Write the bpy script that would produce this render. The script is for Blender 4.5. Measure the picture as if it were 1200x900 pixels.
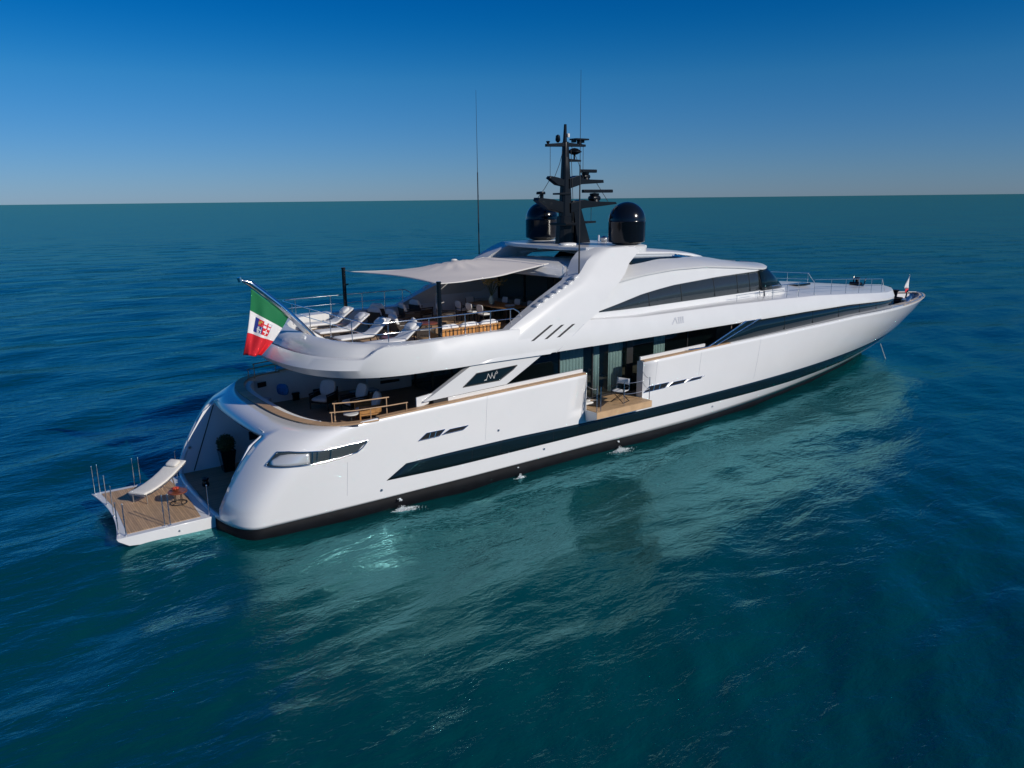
import bpy, bmesh, math, random
import numpy as np
from mathutils import Vector, Matrix
from mathutils.bvhtree import BVHTree

sc = bpy.context.scene
for o in list(bpy.data.objects):
    bpy.data.objects.remove(o)
C = sc.collection
PI = math.pi
random.seed(4)
rng = np.random.default_rng(7)

# ---------------------------------------------------------------- camera
cd = bpy.data.cameras.new("camera")
cam = bpy.data.objects.new("camera", cd)
C.objects.link(cam)
CAMROT = Matrix([[0.804121, 0.147985, -0.575751], [-0.594372, 0.182991, -0.783094], [-0.010529, 0.971913, 0.235105]]).to_4x4()
cam.matrix_world = Matrix.Translation((-6.25, -28.15, 11.0)) @ CAMROT
cd.sensor_width = 36.0
cd.lens = 895 / 1200 * 36
cd.clip_start = 0.1
cd.clip_end = 90000
sc.camera = cam

# ---------------------------------------------------------------- light
SUN_EL = math.radians(27)
SUN_AZ = Vector((0.34, -0.94)).normalized()      # direction towards the sun in plan
w = bpy.data.worlds.new("World")
sc.world = w
w.use_nodes = True
nt = w.node_tree
sky = nt.nodes.new("ShaderNodeTexSky")
sky.sky_type = 'NISHITA'
sky.sun_disc = False
sky.sun_elevation = SUN_EL
sky.sun_rotation = math.atan2(SUN_AZ.x, SUN_AZ.y)
sky.altitude = 0
sky.air_density = 1.0
sky.dust_density = 0.0
sky.ozone_density = 10.0
bg = nt.nodes["Background"]
bg.inputs[1].default_value = 0.075
hs = nt.nodes.new('ShaderNodeHueSaturation')
hs.inputs['Saturation'].default_value = 1.2
tint = nt.nodes.new('ShaderNodeMix'); tint.data_type = 'RGBA'; tint.blend_type = 'MULTIPLY'; tint.inputs[0].default_value = 1
# the real sky of the day is clearer than the model: colour response by height above the horizon
wtc = nt.nodes.new('ShaderNodeTexCoord'); wsx = nt.nodes.new('ShaderNodeSeparateXYZ'); wrp = nt.nodes.new('ShaderNodeValToRGB')
nt.links.new(wtc.outputs['Generated'], wsx.inputs[0]); nt.links.new(wsx.outputs['Z'], wrp.inputs[0]); nt.links.new(wrp.outputs[0], tint.inputs[7])
wrp.color_ramp.elements[0].position = 0.0; wrp.color_ramp.elements[0].color = (.57, .69, .95, 1)
wrp.color_ramp.elements[1].position = .245; wrp.color_ramp.elements[1].color = (.0, .74, .90, 1)
_e = wrp.color_ramp.elements.new(.14); _e.color = (.98, .93, .93, 1)
_e = wrp.color_ramp.elements.new(.75); _e.color = (.75, .90, .95, 1)
nt.links.new(sky.outputs[0], hs.inputs['Color']); nt.links.new(hs.outputs[0], tint.inputs[6])
nt.links.new(tint.outputs[2], bg.inputs[0])
sd = bpy.data.lights.new("sun", 'SUN')
sd.energy = 3.7
sd.angle = math.radians(0.5)
sd.color = (1.0, 0.945, 0.86)
sun = bpy.data.objects.new("sun", sd)
C.objects.link(sun)
sv = Vector((SUN_AZ.x * math.cos(SUN_EL), SUN_AZ.y * math.cos(SUN_EL), math.sin(SUN_EL)))
sun.rotation_euler = sv.to_track_quat('Z', 'Y').to_euler()
sun.location = sv * 60
sc.view_settings.view_transform = 'Standard'
sc.view_settings.look = 'None'
sc.view_settings.exposure = 0.0
sc.view_settings.gamma = 1.0
sc.cycles.blur_glossy = 0.0
sc.cycles.sample_clamp_indirect = 40.0

# ---------------------------------------------------------------- helpers
def tag(o, label=None, cat=None, group=None, kind=None):
    if label: o["label"] = label
    if cat: o["category"] = cat
    if group: o["group"] = group
    if kind: o["kind"] = kind
    return o

def empty(name, loc=(0, 0, 0), rz=0.0):
    o = bpy.data.objects.new(name, None)
    o.empty_display_size = 0.2
    C.objects.link(o)
    o.location = loc
    o.rotation_euler = (0, 0, rz)
    return o

def kids(o):
    return [c for c in bpy.data.objects if c.parent == o]

def copy_tree(o, parent=None):
    c = o.copy()
    C.objects.link(c)
    c.parent = parent
    for ch in kids(o):
        copy_tree(ch, c)
    return c

class MB:
    def __init__(s):
        s.v = []; s.f = []; s.m = []
    def add(s, vs, fs, mi=0):
        n = len(s.v)
        s.v += [tuple(map(float, p)) for p in vs]
        s.f += [tuple(i + n for i in f) for f in fs]
        s.m += [mi] * len(fs)
        return s
    def box(s, c, d, R=None, mi=0):
        c = Vector(c); hx, hy, hz = d[0] / 2, d[1] / 2, d[2] / 2
        vs = [Vector((x, y, z)) for x in (-hx, hx) for y in (-hy, hy) for z in (-hz, hz)]
        if R is not None: vs = [R @ v for v in vs]
        vs = [v + c for v in vs]
        return s.add(vs, [(0, 1, 3, 2), (4, 6, 7, 5), (0, 4, 5, 1), (2, 3, 7, 6), (0, 2, 6, 4), (1, 5, 7, 3)], mi)
    def b2(s, p, q, mi=0):
        return s.box([(p[i] + q[i]) / 2 for i in range(3)], [abs(q[i] - p[i]) for i in range(3)], None, mi)
    def tube(s, pts, r, n=8, cap=True, mi=0):
        P = [Vector(p) for p in pts]
        rs = r if isinstance(r, (list, tuple)) else [r] * len(P)
        rings = []
        up = None
        for i, p in enumerate(P):
            if i == 0: t = P[1] - P[0]
            elif i == len(P) - 1: t = P[-1] - P[-2]
            else: t = (P[i + 1] - P[i]).normalized() + (P[i] - P[i - 1]).normalized()
            t.normalize()
            if up is None:
                up = Vector((0, 0, 1)) if abs(t.z) < .9 else Vector((1, 0, 0))
            a = t.cross(up).normalized(); b = a.cross(t).normalized(); up = b
            rings.append([p + (a * math.cos(2 * PI * k / n) + b * math.sin(2 * PI * k / n)) * rs[i] for k in range(n)])
        vs = [v for rg in rings for v in rg]
        fs = []
        for i in range(len(P) - 1):
            for k in range(n):
                k2 = (k + 1) % n
                fs.append((i * n + k, i * n + k2, (i + 1) * n + k2, (i + 1) * n + k))
        if cap:
            fs.append(tuple(range(n - 1, -1, -1)))
            fs.append(tuple((len(P) - 1) * n + k for k in range(n)))
        return s.add(vs, fs, mi)
    def lathe(s, prof, c=(0, 0, 0), n=24, mi=0):
        vs = []; fs = []
        for (r, z) in prof:
            for k in range(n):
                a = 2 * PI * k / n
                vs.append((c[0] + r * math.cos(a), c[1] + r * math.sin(a), c[2] + z))
        for i in range(len(prof) - 1):
            for k in range(n):
                k2 = (k + 1) % n
                fs.append((i * n + k, i * n + k2, (i + 1) * n + k2, (i + 1) * n + k))
        if prof[0][0] > 1e-4: fs.append(tuple(range(n - 1, -1, -1)))
        if prof[-1][0] > 1e-4: fs.append(tuple((len(prof) - 1) * n + k for k in range(n)))
        return s.add(vs, fs, mi)
    def prism(s, poly, d, mi=0):
        """poly: 3D polygon, d: extrusion vector"""
        n = len(poly); d = Vector(d)
        vs = [Vector(p) for p in poly] + [Vector(p) + d for p in poly]
        fs = [tuple(range(n)), tuple(range(2 * n - 1, n - 1, -1))]
        for i in range(n):
            j = (i + 1) % n
            fs.append((i, i + n, j + n, j))
        return s.add(vs, fs, mi)
    def grid(s, rows, closed=False, mi=0):
        n = len(rows[0]); vs = [p for r in rows for p in r]; fs = []
        for i in range(len(rows) - 1):
            for k in range(n if closed else n - 1):
                k2 = (k + 1) % n
                fs.append((i * n + k, i * n + k2, (i + 1) * n + k2, (i + 1) * n + k))
        return s.add(vs, fs, mi)
    def cushion(s, c, d, R=None, e=0.35, nu=20, nv=10, mi=0):
        """a superellipsoid pad"""
        def sp(a, p): return math.copysign(abs(a) ** p, a)
        rows = []
        for j in range(nv + 1):
            ph = -PI / 2 + PI * j / nv
            row = []
            for i in range(nu):
                th = 2 * PI * i / nu
                x = sp(math.cos(ph), e * 1.5) * sp(math.cos(th), e) * d[0] / 2
                y = sp(math.cos(ph), e * 1.5) * sp(math.sin(th), e) * d[1] / 2
                z = sp(math.sin(ph), .8) * d[2] / 2
                v = Vector((x, y, z))
                if R is not None: v = R @ v
                row.append(v + Vector(c))
            rows.append(row)
        return s.grid(rows, True, mi)
    def build(s, name, mats, parent=None, smooth=None, bevel=0, solid=0, loc=None, fixn=True):
        me = bpy.data.meshes.new(name)
        me.from_pydata(s.v, [], s.f)
        if not isinstance(mats, (list, tuple)): mats = [mats]
        for m in mats: me.materials.append(m)
        me.polygons.foreach_set("material_index", s.m)
        if fixn:
            bm = bmesh.new(); bm.from_mesh(me)
            bmesh.ops.remove_doubles(bm, verts=bm.verts, dist=1e-5)
            bmesh.ops.recalc_face_normals(bm, faces=bm.faces)
            bm.to_mesh(me); bm.free()
        if smooth is not None:
            me.polygons.foreach_set("use_smooth", [True] * len(me.polygons))
            me.set_sharp_from_angle(angle=math.radians(smooth))
        me.update()
        o = bpy.data.objects.new(name, me)
        C.objects.link(o)
        if parent is not None: o.parent = parent
        if loc: o.location = loc
        if solid:
            m = o.modifiers.new("thickness", 'SOLIDIFY'); m.thickness = abs(solid); m.offset = -1 if solid > 0 else 1
        if bevel:
            m = o.modifiers.new("bevel", 'BEVEL'); m.width = bevel; m.segments = 2; m.limit_method = 'ANGLE'
            m.angle_limit = math.radians(40)
        return o

def RZ(a): return Matrix.Rotation(a, 3, 'Z')
def RY(a): return Matrix.Rotation(a, 3, 'Y')
def RX(a): return Matrix.Rotation(a, 3, 'X')

# ---------------------------------------------------------------- materials
def mat(name, col, rough=0.5, metal=0.0, coat=0.0, spec=0.5, noise=0.0, nscale=8.0, bump=0.0, bscale=60.0, trans=0.0):
    m = bpy.data.materials.new(name); m.use_nodes = True
    t = m.node_tree; p = t.nodes["Principled BSDF"]
    p.inputs["Base Color"].default_value = (*col, 1)
    p.inputs["Roughness"].default_value = rough
    p.inputs["Metallic"].default_value = metal
    p.inputs["Coat Weight"].default_value = coat
    p.inputs["Coat Roughness"].default_value = 0.04
    p.inputs["Specular IOR Level"].default_value = spec
    tc = t.nodes.new("ShaderNodeTexCoord")
    if noise:
        n = t.nodes.new("ShaderNodeTexNoise"); n.inputs["Scale"].default_value = nscale; n.inputs["Detail"].default_value = 5
        t.links.new(tc.outputs["Object"], n.inputs["Vector"])
        r = t.nodes.new("ShaderNodeValToRGB")
        r.color_ramp.elements[0].position = .3; r.color_ramp.elements[1].position = .7
        r.color_ramp.elements[0].color = (*[c * (1 - noise) for c in col], 1)
        r.color_ramp.elements[1].color = (*[min(1, c * (1 + noise)) for c in col], 1)
        t.links.new(n.outputs["Fac"], r.inputs[0]); t.links.new(r.outputs[0], p.inputs["Base Color"])
    if bump:
        n2 = t.nodes.new("ShaderNodeTexNoise"); n2.inputs["Scale"].default_value = bscale; n2.inputs["Detail"].default_value = 3
        t.links.new(tc.outputs["Object"], n2.inputs["Vector"])
        b = t.nodes.new("ShaderNodeBump"); b.inputs["Strength"].default_value = bump; b.inputs["Distance"].default_value = .02
        t.links.new(n2.outputs["Fac"], b.inputs["Height"]); t.links.new(b.outputs[0], p.inputs["Normal"])
    return m

WHITE = mat("white_gelcoat", (.665, .66, .645), .32, coat=.35, noise=.02, nscale=1.2, bump=.05, bscale=.9)
WHITE.node_tree.nodes["Principled BSDF"].inputs["Coat Roughness"].default_value = .12
HULLWHITE = mat("hull_gelcoat", (.80, .785, .765), .24, coat=1.0, noise=.015, nscale=.7, bump=.06, bscale=.9)
WHITE2 = mat("white_deck_paint", (.72, .73, .74), .45, noise=.03, nscale=3)
WALL = mat("painted_inner_wall", (.72, .73, .75), .4, noise=.02, nscale=2)
BOOT = mat("black_boot_paint", (.005, .006, .008), .6, spec=.1, noise=.3, nscale=2)
BLACK = mat("gloss_black_dome", (.005, .006, .008), .16, coat=.35, spec=.35)
MASTBLK = mat("mast_black_paint", (.002, .003, .005), .32, spec=.3)
MATTEBLK = mat("matte_black", (.012, .012, .013), .5)
CHROME = mat("polished_steel", (.78, .78, .78), .12, metal=1.0)
STEEL = mat("brushed_steel", (.62, .62, .62), .28, metal=1.0)
CREAM = mat("cream_fabric", (.70, .67, .62), .85, noise=.04, nscale=20, bump=.3, bscale=90)
WHITEFAB = mat("white_fabric", (.74, .73, .71), .85, noise=.03, nscale=10, bump=.3, bscale=90)
GREYFAB = mat("grey_fabric", (.50, .51, .54), .85, noise=.06, nscale=20, bump=.3, bscale=90)
BLUEFAB = mat("blue_fabric", (.03, .20, .48), .8, noise=.3, nscale=9)
WICKER = mat("dark_wicker", (.035, .024, .018), .55, noise=.3, nscale=60, bump=.5, bscale=120)
TEAKWOOD = mat("oiled_teak", (.40, .20, .07), .45, noise=.22, nscale=9)
BROWN = mat("red_brown_lacquer", (.19, .055, .03), .3, noise=.2, nscale=6)
NAVY = mat("navy_rubber", (.02, .03, .06), .4)
CURTAIN = mat("pale_curtain", (.45, .52, .49), .9, noise=.08, nscale=3)
INTERIOR = mat("interior_dark_wood", (.17, .13, .10), .5, noise=.2, nscale=2)
LEAF = mat("leaf_green", (.035, .07, .018), .6, noise=.4, nscale=12)
FLOWER = mat("dry_flower", (.40, .30, .12), .7, noise=.3, nscale=30)
CERAM = mat("celadon_vase", (.45, .53, .45), .25)
BOWSHADE = mat("bow_deck_shade_blue", (.045, .11, .32), .35, coat=.3, noise=.1, nscale=3)  # blue stands in for the shade lying in the bow well
ROPE = mat("pale_rope", (.6, .58, .54), .8)
CAPGREY = mat("weathered_teak_cap", (.47, .40, .33), .55, noise=.12, nscale=5)

def teak(name, base, width=0.06, seam=.35, axis='Y', rough=.55, gap=.1):
    m = bpy.data.materials.new(name); m.use_nodes = True
    t = m.node_tree; p = t.nodes["Principled BSDF"]; p.inputs["Roughness"].default_value = rough
    tc = t.nodes.new("ShaderNodeTexCoord"); sx = t.nodes.new("ShaderNodeSeparateXYZ")
    t.links.new(tc.outputs["Object"], sx.inputs[0])
    mu = t.nodes.new("ShaderNodeMath"); mu.operation = 'DIVIDE'; mu.inputs[1].default_value = width
    t.links.new(sx.outputs[axis], mu.inputs[0])
    fr = t.nodes.new("ShaderNodeMath"); fr.operation = 'FRACT'; t.links.new(mu.outputs[0], fr.inputs[0])
    fl = t.nodes.new("ShaderNodeMath"); fl.operation = 'FLOOR'; t.links.new(mu.outputs[0], fl.inputs[0])
    lt = t.nodes.new("ShaderNodeMath"); lt.operation = 'LESS_THAN'; lt.inputs[1].default_value = gap
    t.links.new(fr.outputs[0], lt.inputs[0])
    wn = t.nodes.new("ShaderNodeTexWhiteNoise"); wn.noise_dimensions = '1D'; t.links.new(fl.outputs[0], wn.inputs["W"])
    n = t.nodes.new("ShaderNodeTexNoise"); n.inputs["Scale"].default_value = 2.5; n.inputs["Detail"].default_value = 6
    mp = t.nodes.new("ShaderNodeMapping"); mp.inputs["Scale"].default_value = (1, 8, 1) if axis == 'Y' else (8, 1, 1)
    t.links.new(tc.outputs["Object"], mp.inputs[0]); t.links.new(mp.outputs[0], n.inputs["Vector"])
    ad = t.nodes.new("ShaderNodeMath"); ad.operation = 'MULTIPLY_ADD'; ad.inputs[1].default_value = .45
    t.links.new(wn.outputs["Value"], ad.inputs[0]); t.links.new(n.outputs["Fac"], ad.inputs[2])
    r = t.nodes.new("ShaderNodeValToRGB")
    r.color_ramp.elements[0].position = .25; r.color_ramp.elements[1].position = 1.0
    r.color_ramp.elements[0].color = (*[c * .72 for c in base], 1); r.color_ramp.elements[1].color = (*[c * 1.25 for c in base], 1)
    t.links.new(ad.outputs[0], r.inputs[0])
    mx = t.nodes.new("ShaderNodeMix"); mx.data_type = 'RGBA'
    mx.inputs[7].default_value = (*[c * seam for c in base], 1)
    t.links.new(lt.outputs[0], mx.inputs[0]); t.links.new(r.outputs[0], mx.inputs[6])
    t.links.new(mx.outputs[2], p.inputs["Base Color"])
    return m

TEAK = teak("teak_deck", (.52, .335, .18), .07)
TEAKX = teak("teak_deck_athwart", (.42, .27, .15), .07, axis='X')
TEAKDARK = teak("brown_teak_deck", (.36, .22, .135), .09)
TEAKCAP = teak("teak_cap_rail", (.43, .27, .15), .5, .9)
SLATS = teak("teak_slats", (.50, .22, .055), .17, .10, axis='X', gap=.3)

def glass(name, tint, clear=.25, rough=.02, ior=1.6):
    m = bpy.data.materials.new(name); m.use_nodes = True
    t = m.node_tree; t.nodes.clear()
    out = t.nodes.new("ShaderNodeOutputMaterial")
    g = t.nodes.new("ShaderNodeBsdfGlossy"); g.inputs["Roughness"].default_value = rough
    g.inputs["Color"].default_value = (.9, .95, 1, 1)
    d = t.nodes.new("ShaderNodeBsdfDiffuse"); d.inputs["Color"].default_value = (*tint, 1)
    tr = t.nodes.new("ShaderNodeBsdfTransparent"); tr.inputs["Color"].default_value = (.80, .86, .86, 1)
    m1 = t.nodes.new("ShaderNodeMixShader"); m1.inputs[0].default_value = clear
    t.links.new(d.outputs[0], m1.inputs[1]); t.links.new(tr.outputs[0], m1.inputs[2])
    fr = t.nodes.new("ShaderNodeFresnel"); fr.inputs["IOR"].default_value = ior
    m2 = t.nodes.new("ShaderNodeMixShader")
    ge = t.nodes.new("ShaderNodeNewGeometry"); sb = t.nodes.new("ShaderNodeMath"); sb.operation = 'SUBTRACT'; sb.inputs[0].default_value = 1.0
    ml = t.nodes.new("ShaderNodeMath"); ml.operation = 'MULTIPLY'          # only the outer face of a pane mirrors
    t.links.new(ge.outputs["Backfacing"], sb.inputs[1]); t.links.new(sb.outputs[0], ml.inputs[0]); t.links.new(fr.outputs[0], ml.inputs[1])
    t.links.new(ml.outputs[0], m2.inputs[0]); t.links.new(m1.outputs[0], m2.inputs[1]); t.links.new(g.outputs[0], m2.inputs[2])
    t.links.new(m2.outputs[0], out.inputs[0])
    return m
GLASS = glass("dark_window_glass", (.006, .014, .018), 0.0, ior=1.5)
CLEAR = glass("tinted_clear_glass", (.01, .02, .022), .92, ior=1.45)
BRIDGEGL = glass("grey_bridge_glass", (.035, .045, .05), 0.25, ior=1.55)
REFLPAINT = mat("painted_reflection", (.80, .79, .75), .22, metal=.45)  # pale colour painting the reflection of something sunlit

def interp(x, tab):
    return float(np.interp(x, [a for a, b in tab], [b for a, b in tab]))

# ---------------------------------------------------------------- the sea
def sea():
    n_a, rs = 1100, [0.0]
    r = 1.2
    while r < 60000:
        rs.append(r)
        r *= 1.0125 if r < 150 else (1.02 if r < 600 else 1.12)
        if r - rs[-1] > 1e9: break
    cx, cy = -6.25, -28.15
    R = np.array(rs[1:]); A = np.linspace(0, 2 * PI, n_a, endpoint=False)
    rr, aa = np.meshgrid(R, A, indexing='ij')
    x = cx + rr * np.cos(aa); y = cy + rr * np.sin(aa); z = np.zeros_like(x)
    g = np.random.default_rng(11)
    # wind waves: trains running mostly from the starboard quarter, many wavelengths
    for i in range(70):
        L = 0.7 * (16.0 ** g.random())
        th = math.radians(100 + g.normal() * 32)
        k = 2 * PI / L
        a = 0.0030 * L ** .88 * (0.5 + g.random())
        ph = g.random() * 2 * PI
        spacing = np.maximum(rr * 0.0125, rr * 2 * PI / n_a)
        fade = np.clip((L / (spacing * 3.2)) - .6, 0, 1) * np.clip(1 - (rr - 250) / 600, 0, 1)
        s = np.sin(k * (x * math.cos(th) + y * math.sin(th)) + ph + .7 * np.sin(k * .23 * (y * math.cos(th) - x * math.sin(th)) + ph * 3))
        z += a * fade * s
    nr = len(R)
    vs = np.stack([x.ravel(), y.ravel(), z.ravel()], 1)
    idx = np.arange(nr * n_a).reshape(nr, n_a)
    a0 = idx[:-1]; b0 = idx[1:]
    q = np.stack([a0, b0, np.roll(b0, -1, 1), np.roll(a0, -1, 1)], -1).reshape(-1, 4)
    vs = np.vstack([vs, [[cx, cy, 0]]])
    c = len(vs) - 1
    tri = np.stack([np.full(n_a, c), idx[0], np.roll(idx[0], -1)], -1)
    me = bpy.data.meshes.new("sea")
    me.vertices.add(len(vs)); me.vertices.foreach_set("co", vs.ravel())
    loops = np.concatenate([q.ravel(), tri.ravel()])
    me.loops.add(len(loops)); me.loops.foreach_set("vertex_index", loops.astype(np.int32))
    nq, n3 = len(q), len(tri)
    me.polygons.add(nq + n3)
    st = np.concatenate([np.arange(nq) * 4, nq * 4 + np.arange(n3) * 3]).astype(np.int32)
    tot = np.concatenate([np.full(nq, 4), np.full(n3, 3)]).astype(np.int32)
    me.polygons.foreach_set("loop_start", st); me.polygons.foreach_set("loop_total", tot)
    me.polygons.foreach_set("use_smooth", np.ones(nq + n3, dtype=bool))
    me.update(calc_edges=True); me.validate()
    m = bpy.data.materials.new("sea_water"); m.use_nodes = True
    t = m.node_tree; t.nodes.clear()
    out = t.nodes.new("ShaderNodeOutputMaterial")
    p = t.nodes.new("ShaderNodeBsdfDiffuse")                       # light scattered back out of the water body
    gl = t.nodes.new("ShaderNodeBsdfGlossy"); gl.inputs["Roughness"].default_value = .015
    gl.inputs["Color"].default_value = (.36, .93, 1.0, 1)
    fr = t.nodes.new("ShaderNodeFresnel"); fr.inputs["IOR"].default_value = 1.47
    mr = t.nodes.new("ShaderNodeMapRange"); mr.inputs["From Min"].default_value = 0.0; mr.inputs["From Max"].default_value = .26
    mr.inputs["To Min"].default_value = 0.0; mr.inputs["To Max"].default_value = .37          # unresolved wavelets cap the mirror at low angles
    mx = t.nodes.new("ShaderNodeMixShader")
    t.links.new(fr.outputs[0], mr.inputs["Value"]); t.links.new(mr.outputs[0], mx.inputs[0])
    t.links.new(p.outputs[0], mx.inputs[1]); t.links.new(gl.outputs[0], mx.inputs[2]); t.links.new(mx.outputs[0], out.inputs[0])
    tc = t.nodes.new("ShaderNodeTexCoord")
    nz = t.nodes.new("ShaderNodeTexNoise"); nz.inputs["Scale"].default_value = .035; nz.inputs["Detail"].default_value = 4
    t.links.new(tc.outputs["Object"], nz.inputs["Vector"])
    cr = t.nodes.new("ShaderNodeValToRGB")
    cr.color_ramp.elements[0].position = .35; cr.color_ramp.elements[1].position = .68
    cr.color_ramp.elements[0].color = (.0003, .036, .043, 1); cr.color_ramp.elements[1].color = (.0005, .054, .057, 1)
    t.links.new(nz.outputs["Fac"], cr.inputs[0]); t.links.new(cr.outputs[0], p.inputs["Color"])
    prev = None
    for sca, stren, stretch in ((.10, .8, 1.6), (.38, .21, 2.2), (1.3, .095, 2.2), (4.0, .036, 2.0), (11., .015, 1.6)):
        mp = t.nodes.new("ShaderNodeMapping"); mp.inputs["Rotation"].default_value = (0, 0, math.radians(10))
        mp.inputs["Scale"].default_value = (1 / stretch, 1, 1)
        t.links.new(tc.outputs["Object"], mp.inputs[0])
        n = t.nodes.new("ShaderNodeTexNoise"); n.inputs["Scale"].default_value = sca; n.inputs["Detail"].default_value = 5
        n.inputs["Distortion"].default_value = .6
        t.links.new(mp.outputs[0], n.inputs["Vector"])
        b = t.nodes.new("ShaderNodeBump"); b.inputs["Distance"].default_value = stren; b.inputs["Strength"].default_value = .55
        t.links.new(n.outputs["Fac"], b.inputs["Height"])
        if prev: t.links.new(prev.outputs[0], b.inputs["Normal"])
        prev = b
    for nd in (p, gl, fr): t.links.new(prev.outputs[0], nd.inputs["Normal"])
    me.materials.append(m)
    o = bpy.data.objects.new("sea", me); C.objects.link(o)
    tag(o, kind="structure")
sea()

# ================================================================ THE YACHT
# ship frame: x forward from the stern, y to port, z up from the waterline (metres)
yacht = empty("motor_yacht", (0, 0, 0))
tag(yacht, "long white motor yacht with dark window bands and black radar mast, afloat on the sea", "yacht")

ZS = [(2.45, 3.62), (5, 3.68), (10.8, 3.81), (17, 3.93), (24, 4.07), (30, 4.15), (36, 4.18), (41, 4.05), (46, 3.95), (53.2, 3.84)]
XB = [(0, 45.0), (.105, 46.3), (.24, 48.3), (.5, 50.45), (.78, 51.9), (1, 52.45)]
ZA = [(0, -.1), (.24, -.08), (.43, .2), (.65, .65), (.83, 1.15), (.92, 1.6), (1, 2.45)]
def zs(x): return interp(x, ZS)
def xa(v): return interp(v, ZA)
def Lc(v): return 1.2 + 1.4 * v
def hb_side(x, v):
    t = min(max((x - 18) / (interp(v, XB) - 18), 0), 1)
    tp = 1 - (1 - v) * .1 * ((9 - x) / 9) ** 1.5 if x < 9 else 1
    return (4.55 + .45 * max(v, 0) ** .8) * tp * (1 - t ** (1.75 + 1.9 * v - .7 * v ** 3)) ** (1 - .34 * v ** 2)
def hb(x, z):
    """half breadth of the hull at station x, height z"""
    v = min(max(z / zs(x), 0), 1); xe = xa(v) + Lc(v)
    if x >= xe: return hb_side(x, v)
    s = min((xe - x) / Lc(v), 1)
    return hb_side(xe, v) * (1 - s ** 3) ** (1 / 3)
def sheer(x): return hb(x, zs(x))

BOOT_Z = [(0, .46), (7, .56), (15, .56), (21, .46), (30, .40), (38, .44), (46, .12), (54, .05)]
OPEN_Y = .60
def hull():
    th = [90 - 90 * (i / 22) for i in range(23)]
    # column list: ('a', theta) on the stern corner or ('s', k) along the side
    XSIDE = list(np.linspace(0, 1, 13))                    # corner end -> 14.65
    cols = [('a', a) for a in th]
    # put one column exactly on the edge of the stern opening
    fr = [math.cos(math.radians(a)) ** (2 / 3) for a in th]
    j = min(range(len(fr)), key=lambda i: abs(fr[i] - OPEN_Y))
    edge_j = j
    cols += [('b', k) for k in XSIDE[1:]]
    n_b = len(cols)
    cols += [('m', 14.65 + (18.0 - 14.65) * k / 4) for k in range(1, 5)]
    n_m = len(cols)
    cols += [('f', math.sin(PI / 2 * k / 46)) for k in range(1, 47)]
    vrows = [None, 0.0, 'boot', .16, .25, .35, .45, .52, .585, .68, .76, .84, .90, .955, 1.0]
    def pt(col, v):
        if col[0] == 'a':
            a = math.radians(col[1])
            c = max(math.cos(a), 0) ** (2 / 3); s = max(math.sin(a), 0) ** (2 / 3)
            xe = xa(v) + Lc(v)
            return xa(v) + Lc(v) * (1 - s), hb_side(xe, v) * c
        if col[0] == 'b':
            xe = xa(v) + Lc(v); x = xe + (14.65 - xe) * col[1]
        elif col[0] == 'm': x = col[1]
        else: x = 18 + (interp(v, XB) - 18) * col[1]
        return x, hb_side(x, v)
    full = [(c, 1) for c in cols[::-1]] + [(c, -1) for c in cols[1:]]   # port bow .. stern centre .. starboard bow
    nc = len(cols)
    rows = []
    for v in vrows:
        row = []
        for c, sg in full:
            if v is None:
                x, y = pt(c, 0); p = (x * .985 if x > 1 else x + .15, -y * .0, -.0)
                x2 = x - (x / 45) * .8 if x > 1 else x + .25
                row.append((x2, -0 + sg * y * .93, -1.0)); continue
            vv = v
            if v == 'boot':
                x, y = pt(c, .1); vv = interp(x, BOOT_Z) / zs(x)
            x, y = pt(c, vv)
            row.append((x, sg * y, vv * zs(x)))
        rows.append(row)
    main = MB(); boot = MB()
    n = len(full)
    vs = [p for r in rows for p in r]
    mf, bf = [], []
    for i in range(len(rows) - 1):
        for k in range(n - 1):
            c0, sg = full[k]; kk = abs(k - (nc - 1)); kk2 = abs(k + 1 - (nc - 1)); lo = min(kk, kk2)
            f = (i * n + k, i * n + k + 1, (i + 1) * n + k + 1, (i + 1) * n + k)
            if i < 2:
                bf.append(f); continue
            # stern door opening
            if lo < edge_j and i >= 3 and i < len(rows) - 3: continue
            # fold-down balcony opening, starboard only
            if k >= nc - 1 and n_b - 1 <= lo < n_m - 1 and i >= 8: continue
            mf.append(f)
    main.add(vs, mf); boot.add(vs, bf)
    def clean(m):
        used = sorted({i for f in m.f for i in f}); mp = {a: b for b, a in enumerate(used)}
        m.v = [m.v[i] for i in used]; m.f = [tuple(mp[i] for i in f) for f in m.f]
    clean(main); clean(boot)
    h = main.build("hull", HULLWHITE, yacht, smooth=50, solid=.16)
    b = boot.build("boot_stripe", BOOT, yacht, smooth=50, solid=.14)
    # outward normals for both
    for o in (h, b):
        me = o.data; bm = bmesh.new(); bm.from_mesh(me)
        bm.faces.ensure_lookup_table()
        fs = [f for f in bm.faces if 10 < f.calc_center_median().x < 14 and f.calc_center_median().y < -3]
        if sum(f.normal.y for f in fs) > 0: bmesh.ops.reverse_faces(bm, faces=bm.faces)
        bm.to_mesh(me); bm.free()
    return h
HULL = hull()

def strip_on_hull(name, top, bot, m, sgn, off=.006, parent=None, n=60, thick=.03, extra=None):
    """a band hugging the hull between two lines given as (x, z) lists (both run aft to forward)"""
    mb = MB(); rows = []
    tt = np.linspace(0, 1, n)
    def along(L, t):
        xs = [p[0] for p in L]; x = xs[0] + (xs[-1] - xs[0]) * t
        return x, interp(x, L)
    m_ = 4
    for t in tt:
        a = along(top, t); b = along(bot, t); r = []
        for k in range(m_ + 1):
            x = b[0] + (a[0] - b[0]) * k / m_; z = b[1] + (a[1] - b[1]) * k / m_
            r.append((x, sgn * (hb(x, z) + off), z))
        rows.append(r)
    mb.grid(rows)
    return mb.build(name, m, parent or yacht, smooth=40, solid=thick)

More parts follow.
